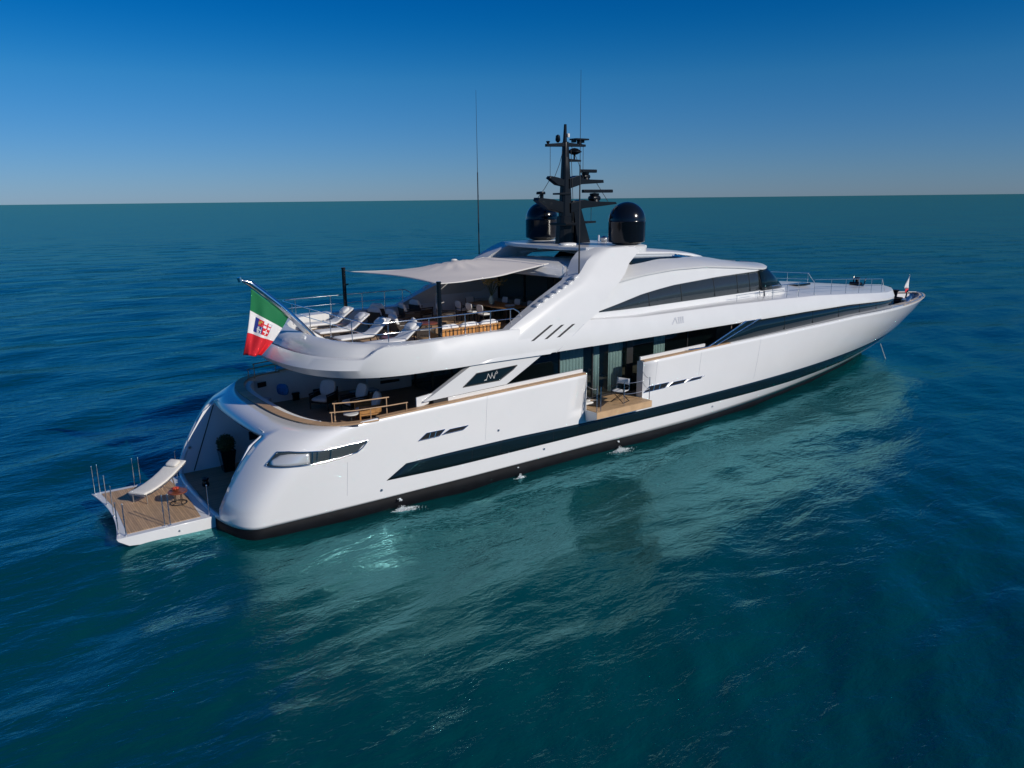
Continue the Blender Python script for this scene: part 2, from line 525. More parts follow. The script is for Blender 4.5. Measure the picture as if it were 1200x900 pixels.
STR_T = [(6.16, 1.75), (8, 1.79), (11, 1.79), (14, 1.72), (18, 1.65), (25, 1.66), (31, 1.67), (38, 1.68), (43, 1.72), (49.6, 1.75)]
STR_B = [(5.39, 1.24), (8, 1.18), (11, 1.17), (18.5, 1.17), (23, 1.13), (27, 1.05), (31, .97), (38, .97), (43, 1.2), (48.8, 1.5)]
for s in (-1, 1):
    strip_on_hull("hull_window_band", STR_T, STR_B, GLASS, s, off=.012)
    # fine vertical joints of the dark band
    for x in list(np.arange(9, 22, 1.35)) + list(np.arange(22, 42, 1.7)):
        z0, z1 = interp(x, STR_B), interp(x, STR_T)
        pts = [(x, s * (hb(x, z) + .010), z) for z in np.linspace(z0, z1, 4)]
        mb = MB(); mb.tube(pts, .007, 5)
        mb.build("window_joint", MATTEBLK, yacht)
    # slim vents / scuttles higher in the topsides
    for (x0, x1, n_, zz) in ((6.75, 8.65, 2, 2.66), (18.3, 22.2, 3, 2.62)):
        mb = MB(); L = (x1 - x0)
        cuts = [(0, .46), (.52, 1)] if n_ == 2 else [(0, .36), (.40, .70), (.74, 1)]
        for ci, (a, b) in enumerate(cuts):
            xa_, xb_ = x0 + L * a, x0 + L * b
            f0, r0 = MB(), MB()
            h0 = .13 if ci == 0 else .085 if ci == 1 else .06
            poly = [(xa_ - .12, zz - h0), (xb_ - .12, zz - h0 + .02), (xb_ + .12, zz + h0 * .9), (xa_ + .12 + .1, zz + h0 * .9)]
            cx, cz = sum(p[0] for p in poly) / 4, sum(p[1] for p in poly) / 4
            for k in range(4):
                p, q = poly[k], poly[(k + 1) % 4]
                f0.tube([(p[0], s * (hb(p[0], p[1]) + .012), p[1]), (q[0], s * (hb(q[0], q[1]) + .012), q[1])], .014, 6)
            r0.add([(p[0], s * (hb(p[0], p[1]) + .008), p[1]) for p in poly], [(0, 1, 2, 3)])
            if ci == 0:
                for q in (.35, .62):
                    xx = xa_ + (xb_ - xa_) * q
                    f0.tube([(xx, s * (hb(xx, zz) + .014), zz - h0), (xx + .1, s * (hb(xx, zz) + .014), zz + h0)], .016, 6)
            v_ = r0.build("vent_window", MATTEBLK, yacht)
            f0.build("vent_frame", CHROME, v_)
    # big chrome framed window in the quarter
    W = [(1.33, 2.53), (1.72, 2.95), (2.0, 2.985), (2.45, 2.96), (2.9, 2.93), (3.7, 2.94), (4.3, 2.96), (4.66, 2.98), (4.45, 2.74), (4.23, 2.60), (3.6, 2.53), (3.06, 2.50), (2.4, 2.51), (2.07, 2.52), (1.7, 2.51), (1.40, 2.505)]
    top_ = [(1.37, 2.57), (1.72, 2.94), (2.0, 2.98), (2.9, 2.935), (3.7, 2.94), (4.66, 2.98)]
    bot_ = [(1.36, 2.53), (1.6, 2.50), (2.2, 2.50), (3.06, 2.49), (4.18, 2.58)]
    g = strip_on_hull("quarter_window", top_, bot_, [BRIDGEGL], s, off=.012, n=26)
    # aft pane, its bright reflection painted as a pale silver colour
    fr = MB()
    ring = []
    for i in range(len(W)):
        p, q = W[i], W[(i + 1) % len(W)]
        for k in range(3):
            x = p[0] + (q[0] - p[0]) * k / 3; z = p[1] + (q[1] - p[1]) * k / 3
            ring.append((x, s * (hb(x, z) + .02), z))
    ring.append(ring[0])
    fr.tube(ring, .022, 8, cap=False)
    fr.build("window_frame", CHROME, g, smooth=60)
    pane = strip_on_hull("reflection_pane", [(1.46, 2.66), (1.75, 2.86), (2.0, 2.92), (2.55, 2.9)], [(1.44, 2.56), (1.7, 2.55), (2.55, 2.55)], REFLPAINT, s, off=.022, n=12, parent=g)
    for x in (2.62, 2.78, 3.25):
        mb = MB(); mb.tube([(x, s * (hb(x, 2.55) + .025), 2.53), (x + .04, s * (hb(x, 2.9) + .025), 2.93)], .02, 6)
        mb.build("mullion", CHROME, g)

# faint joints of the fold-down bulwark and shell doors
for s in (-1, 1):
    for x, z0, z1 in ((18.9, 2.9, 3.85), (21.9, 2.8, 3.9), (3.9, 1.0, 2.3), (9.6, 1.95, 3.75), (26.5, 1.9, 4.0)):
        mb = MB(); mb.tube([(x, s * (hb(x, z) + .001), z) for z in np.linspace(z0, z1, 6)], .0055, 5); mb.build("shell_joint", GREYFAB, yacht)
    for x, z in ((12.6, .95), (5.2, .9), (23.4, .9), (10.2, 2.25)):
        mb = MB(); mb.tube([(x, s * (hb(x, z) - .01), z), (x, s * (hb(x, z) + .012), z)], .05, 12); mb.build("hull_outlet", STEEL, yacht)
# ---- cap rails
def ring_pts(inset, x0, x1, sgn, n=60):
    return [(x, sgn * max(sheer(x) - inset, 0), zs(x)) for x in np.linspace(x0, x1, n)]
def plan_aft(inset, n=40, z=3.62):
    """port -> stern centre -> starboard plan curve of the cap, inset from the hull edge, up to x=5.05"""
    out = []
    for a in np.linspace(0, 180, n * 2 + 1):
        ar = math.radians(a); cc = math.cos(ar); s = math.sin(ar) ** (2 / 3)
        c = math.copysign(abs(cc) ** (2 / 3), cc)
        L = 2.6 - inset * .9; B = 5.0 - inset
        out.append((2.45 + inset + L * (1 - s) + (inset * -.1) * 0, c * B))
    return out
def cap(name, pairs, z0, z1, m, parent=yacht, bevel=.008):
    """pairs = list of (outer xy, inner xy, z)"""
    mb = MB(); rows = []
    for (o_, i_, z) in pairs:
        rows.append([(*o_, z + z0), (*o_, z + z1), (*i_, z + z1), (*i_, z + z0)])
    mb.grid(rows, closed=True)
    mb.add(rows[0], [(0, 1, 2, 3)]); mb.add(rows[-1], [(3, 2, 1, 0)])
    return mb.build(name, m, parent, smooth=40, bevel=bevel)
po = plan_aft(-.03); pi_ = plan_aft(.30)
aft_pairs = [(a, b, 3.62) for a, b in zip(po, pi_)]
def side_pairs(x0, x1, s, w0, w1, n=30, out=.03):
    r = []
    for t in np.linspace(0, 1, n):
        x = x0 + (x1 - x0) * t; w_ = w0 + (w1 - w0) * t
        r.append(((x, s * (sheer(x) + out)), (x, s * max(sheer(x) - w_, .0)), zs(x)))
    return r
port_side = side_pairs(5.06, 24, 1, .28, .22)[::-1]
stb_side = side_pairs(5.06, 14.62, -1, .28, .22)
cap("cap_rail", port_side + aft_pairs + stb_side, -.0, .045, TEAKCAP)
cap("cap_rail", side_pairs(18.03, 24, -1, .22, .2, 12), 0, .045, TEAKCAP)
# navy fender strip under the stern cap
gk = plan_aft(-.045)
cap("rubbing_strip", [(a, b, 3.62) for a, b in zip(gk, plan_aft(.05)) if a[0] < 4.3], -.07, -.004, NAVY)
# forward cap: white ledge to x=44 then grey teak round the bow
CW = [(24, .12), (30, .30), (36, .62), (41, .85), (44, .6), (50, .42), (52.6, .4)]
for s in (-1, 1):
    pr = []
    for x in np.linspace(24, 43.5, 40):
        pr.append(((x, s * (sheer(x) + .012)), (x, s * (sheer(x) - interp(x, CW))), zs(x)))
    cap("side_ledge", pr, -.02, .03, WHITE, bevel=.012)
bow = []
xs_ = list(43.5 + (52.42 - 43.5) * np.sin(np.linspace(0, PI / 2, 26)))
for x in xs_: bow.append(((x, -(sheer(x) + .02)), (min(x, 52.0) - .0, -max(sheer(min(x, 52.0)) - interp(x, CW), 0)), zs(x)))
bow2 = [((a[0], -a[1]), (b[0], -b[1]), z) for a, b, z in bow[::-1]]
cap("bow_cap", bow + bow2, 0, .05, CAPGREY)

# ---- white inner coaming behind the teak cap
for s, spans in ((-1, ((8.0, 14.62), (18.03, 22.4))), (1, ((8.0, 22.4),))):
    for a, b in spans:
        pr = [((x, s * (sheer(x) - .22)), (x, s * (sheer(x) - .32)), zs(x)) for x in np.linspace(a, b, 16)]
        cap("inner_coaming", pr, -.6, .18, WHITE, bevel=.015)

# ---- decks inside the hull
def plate(name, outline, z, th, m, parent=yacht, bevel=0):
    mb = MB(); mb.prism([(x, y, z - th) for x, y in outline], (0, 0, th))
    return mb.build(name, m, parent, bevel=bevel)
def hull_outline(x0, x1, z, inset, n=30, aft_round=True):
    xs = np.linspace(x0, x1, n)
    st = [(x, -max(hb(x, z) - inset, .02)) for x in xs]
    return st + [(x, -y) for x, y in st[::-1]]
# main deck has to stop aft over the beach club
plate("main_deck", hull_outline(3.9, 24.2, 2.35, .14), 2.305, .08, TEAKDARK)
plate("swim_deck", hull_outline(.12, 7.0, .5, .18), .52, .06, TEAKDARK)
plate("bow_well_deck", hull_outline(44.5, 51.6, 3.5, .14), 3.45, .06, BOWSHADE)
# beach club walls
for s in (-1, 1):
    mb = MB(); mb.prism([(.15, s * 2.78, .52), (6.5, s * 2.78, .52), (6.5, s * 2.78, 2.25), (3.9, s * 2.78, 2.25), (1.75, s * 2.78, 3.28), (1.2, s * 2.78, 2.9), (.55, s * 2.78, 1.9)], (0, s * .06, 0))
    mb.build("beach_club_wall", WALL, yacht)
mb = MB(); mb.prism([(6.5, -2.78, .52), (6.5, 2.78, .52), (6.5, 2.78, 2.25), (6.5, -2.78, 2.25)], (.05, 0, 0)); mb.build("beach_club_bulkhead", WALL, yacht)
mb = MB(); mb.prism([(1.72, -2.8, 3.26), (3.9, -2.8, 2.24), (6.5, -2.8, 2.24), (6.5, -2.8, 2.27), (3.92, -2.8, 2.3), (1.74, -2.8, 3.33)], (0, 5.6, 0)); mb.build("beach_club_ceiling", WALL, yacht)
mb = MB()
for a, b in (((.62, 2.765, .56), (1.62, 2.765, 3.12)),): mb.tube([a, b], .02, 6)
mb.build("door_seam", MATTEBLK, yacht)
mb = MB(); mb.tube([(.55, 2.77, 1.55), (.55, 2.73, 1.55)], .06, 14); mb.build("port_light", STEEL, yacht)
# dark wall panel / bottles niche inside
for p_, q_ in (((2.9, 2.70, 1.4), (3.3, 2.76, 1.75)), ((3.7, 2.70, 1.35), (3.9, 2.76, 1.7)), ((4.4, 2.70, 1.3), (5.6, 2.76, 1.9))):
    mb = MB(); mb.b2(p_, q_); mb.build("wall_panel", MATTEBLK, yacht)

# ---- swim platform (lowered stern door)
def platform():
    root = MB()
    YS = np.linspace(-2.35, 2.62, 15)
    x_out = lambda y: -3.10 + .26 * (1 - ((y - .13) / 2.5) ** 2)
    rows = []
    for y in YS:
        xo = x_out(y); L = []
        L.append((.02, y, .52)); L.append((xo, y, .52)); L.append((xo + .05, y, .42)); L.append((xo + .35, y, .20)); L.append((-1.5, y, .02)); L.append((.02, y, -.06))
        rows.append(L)
    root.grid(rows, closed=True); root.add(rows[0], [tuple(range(6))]); root.add(rows[-1], [tuple(range(5, -1, -1))])
    o = root.build("swim_platform", WHITE, yacht, smooth=35, bevel=.015)
    tk = MB()
    tk.prism([(-2.72, -2.1, .524), (-.42, -2.1, .524), (-.30, 0, .524), (-.42, 2.36, .524), (-2.78, 2.36, .524), (-2.62, .2, .524)], (0, 0, .012))
    tk.build("platform_planking", TEAKX, o)
    post = [(-2.98, 2.5), (-2.80, 2.56), (-2.80, 1.1), (-2.80, -.2), (-2.95, -1.95), (-2.78, -2.22), (-1.62, 2.5), (-1.40, 2.54), (-1.60, -2.22), (-1.43, -2.24), (-.14, -2.15), (-.1, 2.4)]
    for (x, y) in post:
        m_ = MB(); m_.tube([(x, y, .53), (x, y, 1.60)], .017, 8); m_.tube([(x, y, .53), (x, y, .56)], .04, 10)
        m_.lathe([(0, -.03), (.026, -.015), (.03, 0), (.02, .025), (0, .032)], (x, y, 1.61), 10)
        m_.tube([(x, y, 1.07), (x, y, 1.11)], .026, 8)
        m_.build("stanchion", CHROME, o, smooth=60)
    m_ = MB(); m_.tube([(-1.2, -2.36, .30), (-1.2, -2.33, .30)], .035, 12); m_.build("drain_fitting", STEEL, o)
platform()

# ---- upper deck: fascia ring
def seg_plan(xa0, L, B, e, n=26):
    """starboard half plan, from stern centre to the end of the rounding"""
    r = []
    for a in np.linspace(90, 0, n):
        ar = math.radians(a); c = max(math.cos(ar), 0) ** (2 / e); s = max(math.sin(ar), 0) ** (2 / e)
        r.append((xa0 + L * (1 - s), B * c))
    return r
# tables along x (half breadth, z) for the long side pieces
ZWT = [(8, 5.02), (24, 4.99), (31, 4.92), (36, 4.80), (41.7, 4.48), (46, 4.30)]          # window top / fascia bottom
YWT = lambda x: min(4.96, sheer(x) - interp(x, [(24, .07), (42, .62), (46, .9)]))
ZDE = [(8, 6.13), (15, 6.13), (18, 5.95), (24, 5.92), (29, 5.78), (32.5, 5.65), (37, 5.33), (43, 4.86), (46.6, 4.78)]
YDE = lambda x: min(4.78, sheer(x) - interp(x, [(15, .22), (24, .30), (42, .95), (46, 1.2)]))
FR_X = 46.9          # foremost point of the forward trunk
def trunk_round(x, y):
    if x <= 42: return y
    s = min((x - 42) / (FR_X - 42), 1)
    return y * (1 - s ** 3.2) ** (1 / 2.4)
def fascia():
    n = 26
    e = 2.7
    A = seg_plan(3.80, 3.6, 4.72, e); B_ = seg_plan(3.28, 4.0, 4.93, e); B2 = seg_plan(2.98, 4.2, 4.99, e); Ct = seg_plan(3.25, 3.9, 4.93, e)
    C2 = seg_plan(3.42, 3.7, 4.80, e)
    G = seg_plan(3.58, 3.6, 4.74, e); H1 = seg_plan(3.72, 3.5, 4.66, e); H = seg_plan(4.05, 3.4, 4.50, e); I = seg_plan(4.5, 3.2, 4.28, e); J = seg_plan(4.75, 3.2, 4.22, e)
    rows = []
    for i in range(n):
        t = i / (n - 1)
        k = min(max((t - .66) / .14, 0), 1); k = k * k * (3 - 2 * k)        # 0 at the stern, 1 on the side
        ztop = 5.72 + (6.13 - 5.72) * k
        groove = 5.60 + (6.12 - 5.60) * k
        rows.append([(*A[i], 5.03), (*B_[i], 5.04), (*B2[i], 5.34), (*Ct[i], ztop - .04), (*C2[i], ztop), (*G[i], groove), (*H1[i], 5.93 + .19 * k), (*H[i], 6.10 + .03 * k), (*I[i], 6.10), (*J[i], 5.50)])
    # continue along the side
    y0 = [r[1] for r in rows[-1]]
    xe = [r[0] for r in rows[-1]]
    for x in np.linspace(8.0, 15.0, 8):
        rows.append([(x, 4.72, 5.03), (x, 4.96, 5.02), (x, 4.97, 5.30), (x, 4.82, 6.08), (x, 4.78, 6.13), (x, 4.74, 6.13), (x, 4.66, 6.13), (x, 4.50, 6.13), (x, 4.28, 6.10), (x, 4.22, 5.50)])
    mb = MB()
    st = [[(x, -y, z) for (x, y, z) in r] for r in rows]
    pt = [[(x, y, z) for (x, y, z) in r] for r in rows[::-1]]
    mb.grid(pt + st[1:])
    return mb.build("upper_bulwark", WHITE, yacht, smooth=42)
fascia()
# navy tube laid in the upper deck's stern groove as painted-in shade
mb = MB()
g = seg_plan(3.56, 3.6, 4.74, 2.7, 40)
g = [(x, y) for x, y in g if y < 4.5]
mb.tube([(x, y, 5.63) for x, y in g[::-1]] + [(x, -y, 5.63) for x, y in g[1:]], .05, 6)
mb.build("groove_shade", NAVY, yacht)
# deck slab with soffit, teak on top
def sl():
    o_ = seg_plan(3.85, 3.6, 4.74, 2.7, 24) + [(x, 4.74) for x in (9, 12, 15, 17, 24)]
    pl = [(x, -y) for x, y in o_] + [(x, y) for x, y in o_[::-1]][:-1]
    plate("upper_deck_slab", pl, 5.49, .44, WHITE2)
    o_ = seg_plan(4.72, 3.1, 4.22, 2.7, 20) + [(x, 4.22) for x in (9, 12, 16.65)]
    pl = [(x, -y) for x, y in o_] + [(x, y) for x, y in o_[::-1]][:-1]
    plate("sun_deck_planking", pl, 5.51, .012, TEAK)
sl()
# long forward sides: fascia + foredeck skin
def fore():
    mb = MB(); rows = []
    xs = list(np.linspace(15, 42, 40)) + list(42 + (FR_X - 42) * np.sin(np.linspace(0, PI / 2, 16)))[1:]
    for x in xs:
        yb, zb = trunk_round(x, YWT(min(x, 46))), interp(x, ZWT)
        yt, zt = trunk_round(x, YDE(min(x, 46))), interp(x, ZDE)
        ym = yt + .03
        cam_ = interp(x, [(15, 0), (24, .0), (30, .30), (36, .42), (42, .30), (FR_X, .08)])
        sx = 0 if x < 42 else -.35 * ((x - 42) / (FR_X - 42))      # the front leans: top further forward
        L = [(x + sx, yb - .12, zb + .0), (x + sx, yb, zb), (x + sx * .8, yb + .0, zb + .12), (x, ym + .02, zt - .10), (x, ym - .03, zt - .02), (x, yt - .10, zt + .01)]
        for q in (.8, .5, .25, 0):
            L.append((x, (yt - .1) * q, zt + .01 + cam_ * (1 - q ** 2)))
        rows.append(L)
    full = []
    for r in rows:
        full.append([(x, -y, z) for x, y, z in r] + [(x, y, z) for x, y, z in r[::-1]][1:])
    mb.grid(full)
    return mb.build("foredeck_superstructure", WHITE, yacht, smooth=38)
fore()

# ---- forward window band between hull ledge and fascia
def fwd_windows():
    for s in (-1, 1):
        mb = MB(); rows = []
        xs = list(np.linspace(22.2, 42, 44)) + list(42 + (FR_X - .45 - 42) * np.sin(np.linspace(0, PI / 2, 12)))[1:]
        for x in xs:
            zb = zs(x) + .03; zt = interp(x, ZWT) + .01
            yb = trunk_round(x + .1 if x > 42 else x, YWT(min(x, 46)) - .05)
            if x < 26.4:                       # raked after edge
                f = max(0, min(1, (x - 22.2) / 4.2)); zt = zb + (zt - zb) * max(f, .02)
            rows.append([(x, s * (yb + .02), zb), (x, s * (yb - .01), (zb + zt) / 2), (x, s * (yb - .04), zt)])
        mb.grid(rows)
        wb = mb.build("side_window_band", GLASS, yacht, smooth=30, solid=.03)
        for x in (28.9, 31.8, 34.8, 37.6, 40.2):
            zb = zs(x) + .03; zt = interp(x, ZWT); yb = YWT(x) - .05
            m2 = MB(); m2.tube([(x, s * (yb + .022), zb), (x, s * (yb - .035), zt)], .007, 5)
            m2.build("window_joint", MATTEBLK, wb)
        # faint boarding ladder frame seen in the glass
fwd_windows()

# raked steel-edged fashion plate beside the saloon windows
for s in (-1, 1):
    P = [(21.2, 4.10), (22.5, 4.02), (26.55, 5.06), (25.2, 5.06)]
    y = 4.9
    Q = [(22.1, 4.06), (22.9, 4.06), (25.9, 4.98), (25.35, 4.98)]
    fr = MB()
    def bar(a, b, wd):
        fr.tube([(a[0], s * (y + .03), a[1]), (b[0], s * (y + .03), b[1])], wd, 8)
    bar((21.0, 4.10), (22.6, 4.07), .04); bar((22.4, 4.07), (25.2, 5.02), .045); bar((22.95, 4.07), (26.2, 5.02), .03); bar((24.9, 5.02), (26.4, 5.02), .02)
    f_ = fr.build("raked_frame", CHROME, yacht, smooth=60)
    gl = MB(); gl.prism([(22.5, s * (y + .01), 4.08), (22.95, s * (y + .01), 4.08), (26.1, s * (y + .01), 5.0), (25.3, s * (y + .01), 5.0)], (0, -s * .02, 0))
    gl.build("frame_glass", GLASS, f_)

# ---- saloon on the main deck
def saloon():
    for s in (-1, 1):
        panes = [(11.1, 14.2), (14.25, 16.1), (16.15, 18.2), (18.6, 22.3), (22.35, 24.5)]
        for a, b in panes:
            mb = MB(); mb.b2((a, s * 3.72, 2.34), (b, s * 3.69, 5.02))
            mb.build("saloon_window", CLEAR, yacht)
        for x, w_ in ((11.05, .12), (14.22, .05), (16.12, .07), (18.4, .4), (22.32, .06)):
            mb = MB(); mb.b2((x - w_ / 2, s * 3.75, 2.34), (x + w_ / 2, s * 3.66, 5.02)); mb.build("window_mullion", MATTEBLK, yacht)
        mb = MB(); mb.b2((11.0, s * 3.76, 2.33), (24.5, s * 3.65, 2.42))
        mb.build("window_frame", MATTEBLK, yacht)
        # curtains
        for x0, x1 in ((14.4, 15.75), (16.3, 16.75), (17.3, 18.15), (20.2, 21.0)):
            mb = MB(); rows = []
            for t in np.linspace(0, 1, 80):
                x = x0 + (x1 - x0) * t; yy = s * (3.50 + .025 * math.sin(x * 34))
                rows.append([(x, yy, 2.42), (x, yy, 5.0)])
            mb.grid(rows); mb.build("curtain", CURTAIN, yacht, smooth=60, solid=.004)
    # aft sliding doors
    mb = MB(); mb.b2((11.0, -3.7, 2.34), (11.03, 3.1, 5.02)); mb.build("saloon_door", CLEAR, yacht)
    for y in (-3.6, -1.9, -.2, 1.5, 3.1):
        mb = MB(); mb.b2((10.97, y - .04, 2.34), (11.06, y + .04, 5.02)); mb.build("door_frame", MATTEBLK, yacht)
    # rooms: floor, far bulkhead, furniture silhouettes
    plate("saloon_floor", [(11.1, -3.6), (24.4, -3.6), (24.4, 3.6), (11.1, 3.6)], 2.36, .02, INTERIOR)
    mb = MB(); mb.b2((24.5, -4.6, 2.45), (24.56, 4.6, 5.02)); mb.build("forward_bulkhead", INTERIOR, yacht)
    mb = MB(); mb.b2((19.6, -1.2, 2.36), (19.7, 3.6, 5.02)); mb.build("inner_bulkhead", INTERIOR, yacht)
    # white pillar with louvres to port
    mb = MB()
    y0 = 3.25
    zz = [2.36, 2.9, 2.98, 3.2, 3.28, 3.5, 3.58, 3.8, 3.88]
    mb.b2((8.6, y0, 2.36), (10.9, y0 + .12, 5.02))
    p_ = mb.build("louvre_pillar", WHITE, yacht, bevel=.02)
    for k in range(4):
        mb = MB()
        z = 2.72 + k * .24
        mb.prism([(9.25, y0 - .01, z), (10.25, y0 - .01, z), (10.25, y0 - .01, z + .12), (9.25, y0 - .01, z + .16)], (0, .006, 0))
        mb.build("louvre_slot", MATTEBLK, p_)
saloon()

# ---- wedge wing panels abreast the cockpit with monogram window
for s in (-1, 1):
    mb = MB()
    y = 4.84
    # built as a frame of quads around the window hole
    out = [(6.95, 3.93), (9.2, 5.08), (12.5, 5.02), (10.62, 4.03)]
    win = [(8.62, 4.22), (8.95, 4.45), (9.24, 4.66), (11.15, 4.72), (10.95, 4.57), (10.30, 4.24)]
    o6 = [(6.95, 3.93), (8.1, 4.52), (9.2, 5.08), (12.5, 5.02), (11.7, 4.59), (10.62, 4.03)]
    fs_ = MB()
    for k in range(6):
        a, b = o6[k], o6[(k + 1) % 6]; c, d = win[(k + 1) % 6], win[k]
        fs_.prism([(p[0], s * y, p[1]) for p in (a, b, c, d)], (0, -s * .22, 0))
    wp = fs_.build("wing_panel", WHITE, yacht)
    g_ = MB(); g_.prism([(p[0], s * (y - .05), p[1]) for p in win], (0, -s * .04, 0))
    gg = g_.build("wing_window", GLASS, wp)
    fr = MB()
    for k in range(6):
        a, b = win[k], win[(k + 1) % 6]
        fr.tube([(a[0], s * (y + .002), a[1]), (b[0], s * (y + .002), b[1])], .016, 6)
    fr.build("window_trim", MATTEBLK, wp)
    if s == -1:
        m_ = MB(); Y = -(y - .035); r = .012
        def st_(*pts): m_.tube([(x, Y, z) for x, z in pts], r, 5)
        # monogram: a slanted N whose last stroke runs up into a V / P flourish
        st_((9.66, 4.34), (9.72, 4.36), (9.80, 4.56)); st_((9.80, 4.56), (9.90, 4.36)); st_((9.90, 4.36), (9.98, 4.58))
        st_((9.98, 4.50), (10.06, 4.34)); st_((10.06, 4.34), (10.12, 4.52), (10.20, 4.62), (10.24, 4.56), (10.18, 4.50)); st_((9.60, 4.33), (9.72, 4.33))
        m_.build("monogram", CREAM, gg)
    # black bar painting the shadow in the gap under the panel
    mb = MB(); mb.b2((7.4, s * 4.74, 3.76), (10.7, s * 4.66, 3.95)); mb.build("gap_shade_bar", MATTEBLK, yacht)
    mb = MB(); mb.prism([(6.72, s * 4.7, 3.7), (7.2, s * 4.7, 3.8), (7.4, s * 4.7, 4.16), (6.72, s * 4.7, 4.1)], (0, -s * .06, 0)); mb.build("side_gate", WHITE, yacht)

# ---- buttress (arch legs) carrying the domes
def ybt(z): return interp(z, [(5, 4.99), (6.15, 4.83), (7.5, 4.50), (8.5, 4.05), (9.2, 3.72)])
def buttress(s):
    aft = [(8.66, 5.05), (9.45, 5.30), (10.25, 5.75), (10.96, 6.16), (11.9, 6.62), (12.84, 7.04), (13.7, 7.38), (14.5, 7.68), (15.05, 8.05), (15.55, 8.45), (16.05, 8.72), (16.6, 8.93)]
    fwd = [(12.7, 4.99), (13.4, 5.35), (14.2, 5.75), (14.9, 6.1), (15.5, 6.4), (15.9, 6.7), (16.1, 6.95), (16.4, 7.2), (16.9, 7.5), (17.4, 7.85), (17.8, 8.25), (18.9, 8.9)]
    mb = MB(); rows_o = []; rows_i = []
    N = 8
    for a, b in zip(aft, fwd):
        ro, ri = [], []
        for k in range(N + 1):
            t = k / N
            x = a[0] + (b[0] - a[0]) * t; z = a[1] + (b[1] - a[1]) * t
            edge = (1 - math.sqrt(max(0, 1 - (1 - min(t * 4, 1)) ** 2))) * .16
            hgt = min(max((z - 5.0) / 4.0, 0), 1)
            th_ = .42 + .95 * hgt ** 1.6
            ro.append((x, s * (ybt(z) - edge), z)); ri.append((x, s * (ybt(z) - th_), z))
        rows_o.append(ro); rows_i.append(ri[::-1])
    rows = [o_ + i_ for o_, i_ in zip(rows_o, rows_i)]
    mb.grid(rows, closed=True)
    n = len(rows[0])
    mb.add(rows[0], [tuple(range(n))]); mb.add(rows[-1], [tuple(range(n - 1, -1, -1))])
    b_ = mb.build("arch_buttress", WHITE, yacht, smooth=38)
    # raked slots
    for (x0, z0, x1, z1) in ((11.42, 5.42, 12.87, 6.12), (12.0, 5.37, 13.44, 6.07), (12.58, 5.34, 14.02, 6.04)):
        sl_ = MB(); sl_.prism([(x0, s * (ybt(z0) + .006), z0), (x0 + .17, s * (ybt(z0) + .006), z0), (x1 + .10, s * (ybt(z1) + .006), z1), (x1 - .07, s * (ybt(z1) + .006), z1)], (0, -s * .02, 0))
        sl_.build("raked_slot", MATTEBLK, b_)
    # stepped inner top edge
    for k in range(7):
        stp = MB()
        t = k / 6; x = 12.5 + 2.2 * t; z = interp(x, aft) + .0
        stp.cushion((x, s * (ybt(z) - .26), z + .015), (.30, .30, .10), RY(-.5), e=.3, nu=16, nv=6)
        stp.build("step_moulding", WHITE, b_, smooth=60)
    # trim crease from the buttress along the eyebrow
    cr = MB(); cr.tube([(13.0, s * (ybt(5.0) + .0), 5.0), (14.6, s * (ybt(6.0) + .004), 5.98)], .01, 5)
    cr.build("panel_joint", GREYFAB, b_)
    # dome pad
    pd = MB(); pd.lathe([(.9, -.28), (.88, -.04), (.8, .02), (0, .03)], (18.7, s * 3.05, 8.93), 32); pd.build("dome_pad", WHITE, b_, smooth=40)
for s in (-1, 1): buttress(s)

